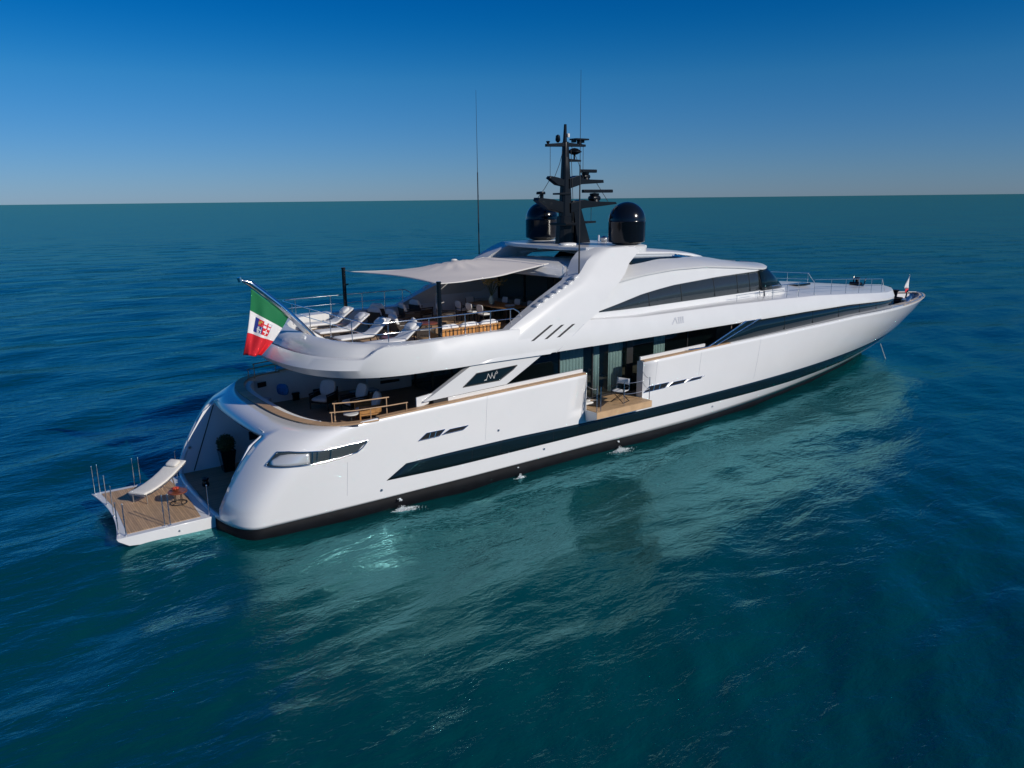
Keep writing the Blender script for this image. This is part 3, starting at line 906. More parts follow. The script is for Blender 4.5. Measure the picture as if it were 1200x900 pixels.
# ---- upper house (wheelhouse)
HYT = [(14, 4.72), (17, 4.45), (20, 4.05), (24, 3.8), (28, 3.5), (30, 3.1), (31.3, 2.6)]
ZW_T = [(15.6, 6.34), (18.7, 6.80), (21.15, 7.02), (24.5, 7.15), (28.4, 7.20)]
ZCR = [(14, 7.18), (14.8, 7.25), (16.6, 7.45), (18.9, 7.65), (21.3, 7.76), (23.7, 7.73), (26.4, 7.52), (28.6, 7.30)]
def house():
    hy = lambda x, z: interp(x, HYT) - (z - 6.1) * .2
    xs = np.linspace(15.6, 28.4, 34)
    side = {}
    for s in (-1, 1):
        mb = MB(); rows = []
        for x in np.linspace(15.0, 28.7, 40):
            zt = interp(x, ZCR); r = []
            for z in (5.6, 6.12, 6.5, 7.0, zt - .04): r.append((x, s * (hy(x, z) - .03), min(z, zt - .04)))
            rows.append(r)
        mb.grid(rows); mb.build("wheelhouse_side", WHITE, yacht, smooth=40)
        # arc window
        mb = MB(); rows = []
        for x in np.linspace(15.75, 28.4, 50):
            zt = interp(x, ZW_T); zb = interp(x, [(15.7, 6.32), (19.4, 6.22), (28.4, 6.19)]); zt = max(zt, zb + .005)
            rows.append([(x, s * (hy(x, zb) + .0), zb), (x, s * (hy(x, (zb + zt) / 2)), (zb + zt) / 2), (x, s * hy(x, zt), zt)])
        mb.grid(rows); wsd = mb.build("bridge_side_window", BRIDGEGL, yacht, smooth=30, solid=.02)
        for x in (19.2, 21.6, 24.2, 26.2, 27.3):
            m2 = MB(); m2.tube([(x, s * (hy(x, 6.2) + .006), 6.22), (x, s * (hy(x, interp(x, ZW_T)) + .006), interp(x, ZW_T))], .012, 5)
            m2.build("window_joint", MATTEBLK, wsd)
    # windscreen: raked, rounded in plan
    top, bot = [], []
    for a in np.linspace(-90, 90, 41):
        ar = math.radians(a); c = max(math.cos(ar), 0); sn = math.copysign(abs(math.sin(ar)) ** .9, math.sin(ar))
        top.append((28.36 + 2.0 * c ** .75, sn * 3.22, 7.22 + .10 * c)); bot.append((28.36 + 3.5 * c ** .55, sn * 3.50, 6.17 + .03 * c))
    mb = MB(); mb.grid([bot, [tuple((np.array(p) + np.array(q)) / 2 + np.array((.06, 0, .02))) for p, q in zip(bot, top)], top])
    mb.build("windscreen", GLASS, yacht, smooth=40, solid=.03)
    for s in (-1, 1):
        mb = MB(); mb.b2((28.2, s * 3.36, 5.6), (28.75, s * 3.50, 6.165)); mb.build("windscreen_corner", WHITE, yacht, bevel=.02)
    # sill below windscreen
    mb = MB(); b2_ = [(x + .12, y * 1.02, z - .02) for x, y, z in bot]; b3 = [(x + .2, y * 1.03, 5.55) for x, y, z in bot]
    mb.grid([bot, b2_, b3]); mb.build("windscreen_sill", WHITE, yacht, smooth=40)
    # roof with eyebrow edge
    mb = MB(); rows = []
    def rsec(x, yE, zE, zC, front=0):
        out = [(x, yE - .35, zE - .16), (x, yE, zE - .06), (x, yE + .02, zE + .02), (x, yE - .16, zE + .10)]
        for q in (.84, .66, .45, .22, 0):
            out.append((x, (yE) * q, zE + .10 + (zC - zE - .10) * (1 - q ** 2.4)))
        return out
    xs = list(np.linspace(16.2, 28.3, 26)) + list(28.3 + 2.45 * np.sin(np.linspace(0, PI / 2, 12)))[1:]
    for x in xs:
        zE = interp(x, ZCR + [(30.8, 7.32)])
        if x <= 28.3: yE = hy(x, zE) + .06
        else:
            t = (x - 28.3) / 2.46; yE = (hy(28.3, 7.3) + .06) * max(1 - t ** 2, 0) ** .5 + .02
        zC = zE + interp(x, [(16, .62), (22, .55), (26, .45), (29, .22), (30.8, .04)])
        rows.append(rsec(x, yE, zE, zC))
    full = [[(x, -y, z) for x, y, z in r] + [(x, y, z) for x, y, z in r[::-1]][1:] for r in rows]
    mb.grid(full)
    mb.build("wheelhouse_roof", WHITE, yacht, smooth=38)
    # aft canopy of the roof, bowed aft
    mb = MB(); rows = []
    for t in np.linspace(0, 1, 25):
        y = -4.1 + 8.2 * t; q = abs(y) / 4.1
        xa_ = 13.75 + 1.75 * q ** 2
        zc = 8.32 - .22 * q ** 2
        rows.append([(xa_ + .25, y, zc - .52), (xa_, y, zc - .46), (xa_ - .02, y, zc - .36), (xa_ + .15, y, zc - .12), (xa_ + .8, y, zc - .02), (17.0, y, zc + .02), (17.0, y, zc - .55), (xa_ + .25, y, zc - .52)])
    mb.grid(rows); mb.build("roof_overhang", WHITE, yacht, smooth=40)
    # raised centre with dark skylight flanks
    mb = MB(); rows = []
    for x in np.linspace(16.6, 26.2, 22):
        zt = interp(x, [(16.6, 8.60), (20.5, 8.56), (23, 8.42), (25, 8.22), (26.2, 8.0)])
        yt = interp(x, [(16.6, 2.15), (22.8, 2.0), (26.2, 1.2)])
        r = [(x, yt + .03, zt - .16), (x, yt, zt - .06), (x, yt - .12, zt - .01), (x, yt * .5, zt + .05), (x, 0, zt + .07)]
        rows.append([(a, -b, c) for a, b, c in r] + [(a, b, c) for a, b, c in r[::-1]][1:])
    mb.grid(rows)
    rt = mb.build("raised_roof", WHITE, yacht, smooth=40)
    for s in (-1, 1):
        mb = MB(); rows = []
        for x in np.linspace(19.2, 24.6, 16):
            zt = interp(x, [(19.2, 8.46), (23, 8.30), (24.6, 8.06)]); yt = interp(x, [(19.2, 2.12), (23, 2.03), (24.6, 1.9)])
            zb = interp(x, [(19.2, 7.96), (21, 7.99), (23, 8.0), (24.6, 7.98)]); yb = interp(x, [(19.2, 2.95), (23, 2.62), (24.6, 2.2)])
            rows.append([(x, s * yb, zb), (x, s * yt, zt)])
        mb.grid(rows); mb.build("skylight", GLASS, rt, smooth=40, solid=.03)
    # hardtop slab bridging the arch legs
    mb = MB()
    P = [(15.9, -1.6), (16.3, -3.0), (17.1, -3.7), (19.3, -3.75), (19.9, -2.8), (20.4, -1.5), (20.4, 1.5), (19.9, 2.8), (19.3, 3.75), (17.1, 3.7), (16.3, 3.0), (15.9, 1.6)]
    mb.prism([(x, y, 8.78) for x, y in P], (0, 0, .16))
    mb.build("hardtop", WHITE, yacht, bevel=.05)
    # glass wall of the upper saloon
    mb = MB(); mb.b2((16.66, -4.15, 5.5), (16.69, 4.15, 7.8)); mb.build("upper_saloon_glass", CLEAR, yacht)
    for y in (-4.1, -2.1, -.3, 1.9, 4.1):
        mb = MB(); mb.b2((16.63, y - .04, 5.5), (16.72, y + .04, 7.8)); mb.build("glass_frame", MATTEBLK, yacht)
    mb = MB(); mb.b2((19.5, -3.6, 5.5), (19.56, 3.6, 7.7)); mb.b2((17.0, -3.4, 5.5), (19.5, 3.4, 5.53)); mb.build("inner_wall", INTERIOR, yacht)
    mb = MB(); mb.b2((17.6, -2.9, 5.53), (18.6, -1.2, 6.3)); mb.build("indoor_sideboard", GREYFAB, yacht, bevel=.03)
    for s in (-1, 1):
        mb = MB(); mb.b2((12.9, s * 4.22, 5.5), (16.7, s * 4.14, 6.9)); mb.build("wing_inner_wall", WALL, yacht)
house()

# ---- lettering on the fascia: an A without its bar, then three bars
mb = MB()
def yf(x, z): return -(interp(z, [(5.02, YWT(x)), (6.0, YDE(x) + .03)]) + .012)
def stroke(m_, a, b, wd=.035):
    dx = wd / 2 * 1.25
    m_.prism([(a[0] - dx, yf(a[0], a[1]) , a[1]), (a[0] + dx, yf(a[0], a[1]), a[1]), (b[0] + dx, yf(b[0], b[1]), b[1]), (b[0] - dx, yf(b[0], b[1]), b[1])], (0, .02, 0))
stroke(mb, (19.92, 5.40), (20.16, 5.70), .06); stroke(mb, (20.16, 5.70), (20.26, 5.40), .06)
for x in (20.38, 20.52, 20.66): stroke(mb, (x, 5.40), (x, 5.70), .075)
mb.build("hull_lettering", GREYFAB, yacht)

# ---- rails
def rail(pts, top_z, floor_fn, posts, name="guard_rail", mids=(), r=.022, m=CHROME, parent=yacht, close_end=True):
    mb = MB(); mb.tube([(x, y, top_z) if not callable(top_z) else (x, y, top_z(x)) for x, y in pts], r, 8)
    for dz in mids:
        mb.tube([(x, y, (top_z if not callable(top_z) else top_z(x)) - dz) for x, y in pts], r * .7, 6)
    o = mb.build(name, m, parent, smooth=60)
    for (x, y) in posts:
        p = MB(); tz = top_z if not callable(top_z) else top_z(x)
        p.tube([(x, y, floor_fn(x)), (x, y, tz)], r * .85, 8); p.tube([(x, y, floor_fn(x)), (x, y, floor_fn(x) + .03)], r * 1.8, 8)
        p.build("rail_post", m, o, smooth=60)
    return o
def arc(cx, cy, r, a0, a1, n=6): return [(cx + r * math.cos(math.radians(a)), cy + r * math.sin(math.radians(a))) for a in np.linspace(a0, a1, n)]
YR = 4.36
pts = [(11.35, YR)] + [(7.0, YR)] + arc(5.75, YR - .55, .55, 90, 180) + arc(5.75, -YR + .55, .55, 180, 270) + [(7.0, -YR), (11.35, -YR)]
posts = [(x, -YR) for x in (5.9, 7.55, 9.1, 10.25, 11.2)] + [(x, YR) for x in (5.9, 7.55, 9.1, 10.25, 11.2)] + [(5.2, 2.9), (5.2, 1.0), (5.2, -1.0), (5.2, -2.9)]
rail(pts, 6.86, lambda x: 6.1 if x > 5.5 else 5.98, posts, mids=(.38,))
for s in (-1, 1):
    mb = MB(); mb.tube([(11.35, s * YR, 6.86), (11.6, s * YR, 6.72), (11.95, s * YR, 6.16)], .022, 8)
    mb.build("rail_end", CHROME, yacht, smooth=60)
# foredeck rails
for s in (-1, 1):
    def dz(x): return interp(x, ZDE) + .0
    xx = np.linspace(32.3, 42.2, 14)
    yy = lambda x: trunk_round(x, YDE(x)) - .16
    p_ = [(x, s * yy(x)) for x in xx]
    rail(p_, lambda x: interp(x, ZDE) + .86 - .0 * x, dz, [(x, s * yy(x)) for x in (32.4, 34.4, 36.3, 38.2, 40.2, 42.1)], mids=(.42,), r=.019)
    rail([(x, s * (yy(x))) for x in np.linspace(28.0, 30.8, 5)], lambda x: interp(x, ZDE) + .70, dz, [(x, s * yy(x)) for x in (28.1, 29.5, 30.7)], mids=(.35,), r=.019)
    mb = MB(); mb.tube([(42.1, s * yy(42.1), interp(42.1, ZDE) + .86), (42.9, s * (yy(42.9)), interp(42.9, ZDE) + .05)], .019, 8); mb.build("rail_end", CHROME, yacht)
    # short rail on the wheelhouse flank
    rail([(25.3, s * 4.15), (26.0, s * 4.12), (27.4, s * 4.0)], 6.2, lambda x: 5.9, [(25.4, s * 4.15), (27.3, s * 4.0)], r=.012)
# cockpit side rails on the cap
for s in (-1, 1):
    o = rail([(3.55, s * 4.35), (4.4, s * 4.65), (5.6, s * 4.78), (6.3, s * 4.8)], 4.02, lambda x: 3.64, [(3.6, s * 4.38), (4.9, s * 4.7), (6.25, s * 4.8)], r=.022, m=TEAKCAP)
    rail([(3.75, s * 4.15), (4.5, s * 4.4), (5.7, s * 4.55)], 4.26, lambda x: 3.64, [(3.8, s * 4.18), (5.6, s * 4.54)], r=.024, m=TEAKCAP)

# ---- foredeck hatches and little fittings
mb = MB(); mb.b2((33.9, -1.9, 5.84), (35.3, -1.3, 5.95)); mb.build("deck_hatch", GLASS, yacht, bevel=.02)
mb = MB(); mb.b2((33.9, 1.3, 5.84), (35.3, 1.9, 5.95)); mb.build("deck_hatch", GLASS, yacht, bevel=.02)

# ---- bow gear
def windlass(x, y, z, k=1.0, name="anchor_windlass"):
    mb = MB()
    mb.box((x, y, z + .12 * k), (.55 * k, .6 * k, .24 * k)); mb.lathe([(.2 * k, 0), (.2 * k, .12 * k), (.11 * k, .18 * k), (.13 * k, .42 * k), (.2 * k, .5 * k), (.2 * k, .56 * k), (0, .58 * k)], (x, y + .1 * k, z + .2 * k), 16)
    mb.tube([(x - .3 * k, y - .45 * k, z + .3 * k), (x - .3 * k, y + .45 * k, z + .3 * k)], .13 * k, 12)
    mb.tube([(x + .2 * k, y - .35 * k, z + .2 * k), (x + .5 * k, y - .3 * k, z + .7 * k)], .04 * k, 8)
    mb.tube([(x - .1 * k, y + .3 * k, z + .2 * k), (x + .1 * k, y + .45 * k, z + .8 * k)], .045 * k, 8)
    return mb.build(name, BLACK, yacht, smooth=40, bevel=.01)
windlass(47.6, -.9, 3.5, 1.35); windlass(47.6, .9, 3.5, 1.35); windlass(42.9, -.6, 5.0, .9, "capstan"); windlass(47.2, 0, 4.0, 1.0, "capstan")
mb = MB(); mb.tube([(45.6, -2.55, 3.9), (46.2, -2.5, 4.15), (46.9, -2.2, 4.15)], .11, 8); mb.box((46.2, -2.2, 3.95), (1.1, .3, .3), RZ(.35)); mb.build("fairlead", STEEL, yacht, smooth=40)
for yy_ in (-1.9, 1.9):
    mb = MB(); mb.tube([(48.7, yy_, 3.9), (48.9, yy_, 4.02), (49.3, yy_, 4.02), (49.5, yy_, 3.9)], .05, 8); mb.build("cleat", CHROME, yacht, smooth=60)

# ---- masts, domes, aerials
def dome(s):
    mb = MB()
    r = .83
    prof = [(.78 * r, 0), (.80 * r, .04), (.97 * r, .08), (1.0 * r, .14), (1.0 * r, .96), (1.012 * r, .98), (1.0 * r, 1.0)]
    for a in np.linspace(4, 90, 14): prof.append((r * math.cos(math.radians(a)) if a < 90 else 0, 1.0 + .84 * math.sin(math.radians(a))))
    mb.lathe(prof, (18.7, s * 3.05, 9.0), 48)
    d = mb.build("satellite_dome", BLACK, yacht, smooth=35)
    l = MB(); l.lathe([(.62 * r, -.03), (.62 * r, .03)], (18.7, s * 3.05, 9.0), 24); l.build("dome_base", MATTEBLK, d)
for s in (-1, 1): dome(s)

def mast():
    m_ = MB()
    # tapered tower with raked leading plate
    def tower(p0, p1, w0, w1, d0, d1):
        rows = []
        for t in np.linspace(0, 1, 6):
            x = p0[0] + (p1[0] - p0[0]) * t; z = p0[1] + (p1[1] - p0[1]) * t
            a = (w0 + (w1 - w0) * t) / 2; b = (d0 + (d1 - d0) * t) / 2
            rows.append([(x - a, -b * .6, z), (x - a * .6, -b, z), (x + a * .6, -b, z), (x + a, -b * .6, z), (x + a, b * .6, z), (x + a * .6, b, z), (x - a * .6, b, z), (x - a, b * .6, z)])
        m_.grid(rows, closed=True); m_.add(rows[-1], [tuple(range(8))])
    tower((17.6, 8.9), (17.62, 10.2), .85, .7, .55, .5)
    tower((17.68, 10.2), (17.66, 13.55), .66, .26, .42, .26)
    tower((17.62, 13.5), (17.64, 14.32), .2, .12, .14, .1)
    # raked strut behind
    m_.prism([(18.25, -.22, 8.9), (19.1, -.22, 8.9), (18.35, -.22, 10.9), (17.95, -.22, 10.9)], (0, .1, 0))
    m_.prism([(18.25, .12, 8.9), (19.1, .12, 8.9), (18.35, .12, 10.9), (17.95, .12, 10.9)], (0, .1, 0))
    o = m_.build("radar_mast", MASTBLK, yacht, smooth=30, bevel=.02)
    def arm(poly, yw, name="mast_arm"):
        a = MB(); a.prism([(x, -yw / 2, z) for x, z in poly], (0, yw, 0)); return a.build(name, MASTBLK, o, bevel=.015)
    arm([(17.8, 10.35), (18.6, 10.55), (19.6, 10.62), (20.75, 10.72), (20.7, 10.82), (19.2, 10.86), (18.6, 10.95), (17.8, 10.8)], .55)
    arm([(17.75, 11.45), (18.5, 11.65), (19.9, 11.72), (19.88, 11.86), (18.7, 11.88), (18.3, 12.05), (17.75, 11.9)], .45)
    arm([(16.6, 11.92), (17.1, 11.62), (17.5, 11.55), (17.5, 11.85), (17.15, 11.95), (16.7, 12.02)], .3)
    arm([(15.9, 10.92), (16.5, 10.55), (17.4, 10.35), (17.4, 10.85), (16.8, 10.98), (15.95, 11.06)], .4)
    arm([(16.5, 13.30), (18.85, 13.36), (18.85, 13.46), (17.7, 13.52), (16.5, 13.42)], .16, "cross_tree")
    arm([(17.1, 11.18), (17.8, 11.18), (17.8, 11.28), (17.1, 11.26)], .5)
    arm([(17.8, 9.80), (19.5, 9.85), (19.5, 9.94), (17.8, 9.96)], .3)
    arm([(17.2, 9.78), (17.9, 9.78), (17.9, 9.9), (17.2, 9.9)], 1.2)
    arm([(17.8, 12.66), (18.55, 12.68), (18.55, 12.76), (17.8, 12.8)], .2)
    # radar scanners on turning units
    for (x, z, L, k) in ((19.75, 10.82, 1.9, 1.15), (19.15, 11.86, .95, .9)):
        a = MB(); a.lathe([(.24 * k, 0), (.2 * k, .1 * k), (.16 * k, .22 * k), (.2 * k, .3 * k), (.2 * k, .36 * k), (0, .38 * k)], (x - .25, 0, z), 16)
        a.cushion((x - .25, 0, z + .16 * k), (.5 * k, .4 * k, .26 * k), e=.5)
        rd = a.build("radar", MASTBLK, o, smooth=40)
        b = MB(); b.box((x - .05, 0, z + .45 * k), (L, .2, .15)); b.build("scanner_bar", MASTBLK, rd, bevel=.03)
    a = MB(); a.box((18.5, 0, 13.68), (.8, .5, .07)); a.tube([(18.5, 0, 13.44), (18.5, 0, 13.66)], .12, 10); a.box((18.25, .1, 13.60), (.16, .2, .12)); a.box((18.75, .1, 13.60), (.16, .2, .12)); a.build("horn", MASTBLK, o, bevel=.01)
    a = MB(); a.lathe([(0, -.05), (.14, -.02), (.34, .08), (.34, .12), (.16, .24), (0, .28)], (18.2, 0, 13.02), 20); a.tube([(18.2, 0, 12.76), (18.2, 0, 13.02)], .04, 8); a.build("television_antenna", MASTBLK, o, smooth=40)
    a = MB(); a.tube([(16.25, 0, 11.0), (16.25, 0, 11.2)], .09, 10); a.lathe([(.2, 0), (.22, .04), (.2, .12), (0, .14)], (16.2, 0, 11.2), 14); a.build("satellite_receiver", MASTBLK, o, smooth=40)
    a = MB(); a.lathe([(.05, 0), (.12, .1), (.1, .3), (0, .36)], (17.2, 0, 13.5), 12); a.build("navigation_light", MASTBLK, o, smooth=40)
    a = MB(); a.lathe([(.06, 0), (.07, .04), (.07, .16), (0, .18)], (17.82, 0, 13.75), 12); a.build("mast_light", CREAM, o, smooth=40)
    a = MB(); a.lathe([(.04, 0), (.1, .12), (0, .14)], (16.62, 0, 13.42), 10); a.build("wind_sensor", MASTBLK, o)
    for (x, z0, z1, r_) in ((16.75, 12.0, 13.35, .012), (18.75, 11.9, 13.4, .012), (19.3, 9.9, 10.7, .012)):
        a = MB(); a.tube([(x, 0, z0), (x, 0, z1)], r_, 5); a.build("halyard", MATTEBLK, o)
mast()
for (p, q) in (((17.0, 0, 11.95), (17.55, 0, 13.3)), ((18.7, -.1, 11.9), (18.0, 0, 13.4)), ((20.4, 0, 10.85), (19.6, 0, 11.75)), ((16.1, .1, 11.05), (16.8, 0, 11.95)), ((17.95, -.25, 9.0), (17.8, -.22, 13.2))):
    a = MB(); a.tube([p, ((p[0] + q[0]) / 2 + .04, p[1], (p[2] + q[2]) / 2 - .05), q], .014, 5); a.build("mast_cable", MATTEBLK, yacht)
# whip aerials
for s, x, zt in ((-1, 14.95, 15.9), (1, 15.5, 16.1)):
    a = MB(); a.tube([(x, s * 4.1, 7.62), (x, s * 4.1, 12.3)], [.032, .026], 8); a.tube([(x, s * 4.1, 12.3), (x, s * 4.1, zt)], [.014, .006], 6)
    a.tube([(x, s * 4.1, 7.5), (x, s * 4.1, 7.72)], .06, 10)
    a.build("whip_aerial", MATTEBLK, yacht)
# roof fittings forward of the mast
a = MB(); a.lathe([(.05, 0), (.18, .05), (.2, .2), (.05, .3), (0, .3)], (20.0, -.2, 8.62 + .3), 12); a.tube([(20.0, -.5, 8.9), (20.4, -.4, 9.1)], .08, 8); a.tube([(20.1, .3, 8.9), (20.2, .4, 9.2)], .06, 8); a.build("searchlight", STEEL, yacht, smooth=40)
a = MB(); a.cushion((16.9, -1.1, 8.97), (.9, .55, .16), e=.6); a.build("roof_fairing", WHITE, yacht, smooth=60)
a = MB(); a.tube([(14.5, -3.6, 7.95), (14.5, -3.6, 8.25), (14.62, -3.6, 8.3), (14.72, -3.6, 8.2), (14.72, -3.6, 7.9)], .02, 8); a.build("grab_handle", CHROME, yacht, smooth=60)
# dark awning posts at the deck edge
for s in (-1, 1):
    a = MB(); a.tube([(8.15, s * 4.12, 6.08), (8.15, s * 4.12, 8.12)], .085, 14); a.tube([(8.15, s * 4.12, 8.06), (8.15, s * 4.12, 8.1)], .1, 14)
    a.tube([(8.15, s * 4.12, 7.3), (8.35, s * 4.12, 7.35)], .03, 8)
    a.build("awning_post", BLACK, yacht, smooth=40)
# ensign staff
a = MB()
n_ = 12
P0, P1 = Vector((5.15, 0, 5.55)), Vector((2.62, 0, 8.15))
pts = [P0 + (P1 - P0) * t + Vector((0, 0, .14 * math.sin(t * PI))) for t in np.linspace(0, 1, n_)] + [Vector((2.42, 0, 8.22)), Vector((2.3, 0, 8.26))]
a.tube(pts, [.14] * 4 + [.13] * 4 + [.12] * 4 + [.06, .05], 12)
a.tube([(2.3, 0, 8.2), (2.26, 0, 8.36)], .08, 10)
es = a.build("ensign_staff", CHROME, yacht, smooth=50)
a = MB(); a.tube([(5.6, .0, 5.5), (4.9, 0, 6.0), (4.45, 0, 6.5)], [.09, .08, .06], 8); a.cushion((5.25, 0, 5.6), (.7, .4, .3)); a.build("staff_foot", WHITE, es, smooth=50)
a = MB(); a.tube([(4.85, -.0, 5.85), (2.75, -.0, 7.95)], .012, 5); a.build("halyard", CREAM, es)

# ---- fold-down balcony, starboard
def balcony():
    a = MB(); y0, y1 = -4.0, -5.58
    a.prism([(14.68, y1, 2.30), (14.68, y1, 2.02), (14.68, -4.95, 1.80), (14.68, -4.86, 2.22), (14.68, y0, 2.22), (14.68, y0, 2.30)], (3.3, 0, 0))
    o = a.build("fold_down_balcony", WHITE, yacht, bevel=.01)
    a = MB(); a.b2((14.74, y1 + .02, 2.302), (17.96, -3.74, 2.322)); a.build("balcony_planking", TEAK, o)
    a = MB(); a.b2((14.70, y1 - .022, 2.04), (17.97, y1 - .002, 2.325)); a.build("balcony_edge_plank", TEAK, o)
    for (x, y) in ((14.78, -5.5), (14.98, -5.52), (16.35, -5.5), (17.9, -5.5), (14.85, -4.1)):
        m_ = MB(); m_.tube([(x, y, 2.3), (x, y, 3.38)], .017, 8); m_.build("stanchion", CHROME, o)
    def chain(p, q, sag):
        pp = [(p[0] + (q[0] - p[0]) * t, p[1] + (q[1] - p[1]) * t, p[2] + (q[2] - p[2]) * t - sag * 4 * t * (1 - t)) for t in np.linspace(0, 1, 9)]
        m_ = MB(); m_.tube(pp, .011, 6); m_.build("safety_chain", STEEL, o)
    for z in (3.32, 2.85):
        chain((17.9, -5.5, z), (17.98, -4.95, z + .25), .10)
        chain((14.78, -5.5, z), (14.66, -4.95, z + .1), .08)
        chain((16.35, -5.5, z), (17.9, -5.5, z), .0 + .06)
    # end faces of the bulwark beside the opening
    for x, sg in ((14.64, -1), (18.01, 1)):
        m_ = MB(); m_.prism([(x, -4.98, 2.3), (x, -4.62, 2.3), (x, -4.62, 3.94), (x, -5.0, 3.94)], (sg * -.02, 0, 0)); m_.build("bulwark_end", WHITE, o)
balcony()

# ================================================================ THINGS ON BOARD
# ---- ensign: merchant tricolour hung from the raked staff
def ensign():
    H0 = Vector((2.66, 0, 7.93)); H1 = Vector((3.98, 0, 6.78))      # hoist along the halyard
    F0 = Vector((2.18, 0, 5.48)); F1 = Vector((2.84, 0, 5.42))      # fly hangs down
    def P(u, v, off=0.0):
        """u along the hoist, v from hoist to fly"""
        a = H0.lerp(H1, u); b = F0.lerp(F1, u)
        mid = (a + b) / 2 + Vector((.10 + .22 * u, 0, .05))
        p = a * (1 - v) ** 2 + mid * 2 * v * (1 - v) + b * v ** 2
        fold = v ** .7 * (.16 * math.sin(u * 7.5 + v * 1.5) + .06 * math.sin(u * 15 - v * 4))
        p = p + Vector((.04 * v * math.sin(u * 9 + 1), fold + off, .03 * math.sin(u * 6) * v))
        return p
    G = mat("flag_green", (.0, .14, .045), .8); Wh = mat("flag_white", (.72, .70, .68), .8); Rd = mat("flag_red", (.62, .01, .02), .8)
    mb = MB(); N = 30
    for mi, (a, b) in enumerate(((0, .333), (.333, .667), (.667, 1))):
        mb.grid([[P(u, v) for v in np.linspace(a, b, 12)] for u in np.linspace(0, 1, N)], mi=mi)
    o = mb.build("ensign", [G, Wh, Rd], None, smooth=60, solid=.008, fixn=True)
    tag(o, "green, white and red ensign with a quartered shield, hanging from the raked stern staff", "flag")
    # quartered shield: red / white with red cross / blue with white cross / red with white cross, rope border
    blue = mat("flag_blue", (.01, .03, .22), .8); gold = mat("flag_gold", (.55, .33, .06), .7)
    for side in (-1, 1):
        e = MB()
        def quad(u0, u1, v0, v1, mi, k):
            e.grid([[P(u, v, side * (.010 + .003 * k)) for v in np.linspace(v0, v1, 5)] for u in np.linspace(u0, u1, 5)], mi=mi)
        u0, um, u1 = .22, .44, .66; v0, vm, v1 = .39, .50, .62
        quad(u0 - .01, u1 + .01, v0 - .004, v1 + .004, 2, 0)
        quad(u0, um, v0, vm, 1, 1); quad(um, u1, v0, vm, 0, 1); quad(u0, um, vm, v1, 2, 1); quad(um, u1, vm, v1, 1, 1)
        quad(u0 + .05, um - .08, v0 + .035, vm - .025, 3, 2); quad(u0 + .12, um - .04, v0 + .02, v0 + .045, 3, 2)
        def cross(a0, a1, b0, b1, mi):
            quad((a0 + a1) / 2 - .018, (a0 + a1) / 2 + .018, b0, b1, mi, 2); quad(a0, a1, (b0 + b1) / 2 - .011, (b0 + b1) / 2 + .011, mi, 3)
        cross(um, u1, v0, vm, 1); cross(u0 + .03, um - .03, vm + .015, v1 - .015, 0); cross(um + .03, u1 - .03, vm + .015, v1 - .015, 0)
        e.build("shield_emblem", [Wh, Rd, blue, gold], o, smooth=60)
ensign()
# ---- pennant at the bow
mb = MB(); mb.tube([(51.0, 0, 3.85), (50.95, 0, 5.35)], .018, 6); o = mb.build("jack_staff", CHROME, None)
tag(o, "thin steel jack staff standing inside the bow rim", "flagstaff")
mb = MB(); mb.grid([[(50.97 - .55 * u * v , .05 * math.sin(u * 5 + v * 4), 5.3 - 1.0 * v * 1.0) for v in np.linspace(0, 1, 8)] for u in np.linspace(0, 1, 6)])
m2 = MB(); m2.grid([[(50.97 - .55 * u, .06 * math.sin(u * 5), 4.28 - .3 * v) for v in np.linspace(0, 1, 4)] for u in np.linspace(0, 1, 5)])
o2 = mb.build("bow_pennant", WHITEFAB, None, smooth=60, solid=.006); tag(o2, "small white pennant with a red foot, drooping from the jack staff at the bow", "flag")
m2.build("red_band", mat("pennant_red", (.6, .03, .04), .8), o2, smooth=60, solid=.006)
# ---- anchor chain
mb = MB()
p0, p1 = Vector((45.2, -1.35, 1.0)), Vector((45.6, -1.75, -.4))
for k in range(26):
    p = p0.lerp(p1, k / 25); q = p0.lerp(p1, (k + .75) / 25)
    mb.tube([p, q], .03 if k % 2 else .02, 6)
o = mb.build("anchor_rope", ROPE, None, smooth=60); tag(o, "pale anchor line running from the bow down into the water", "rope")

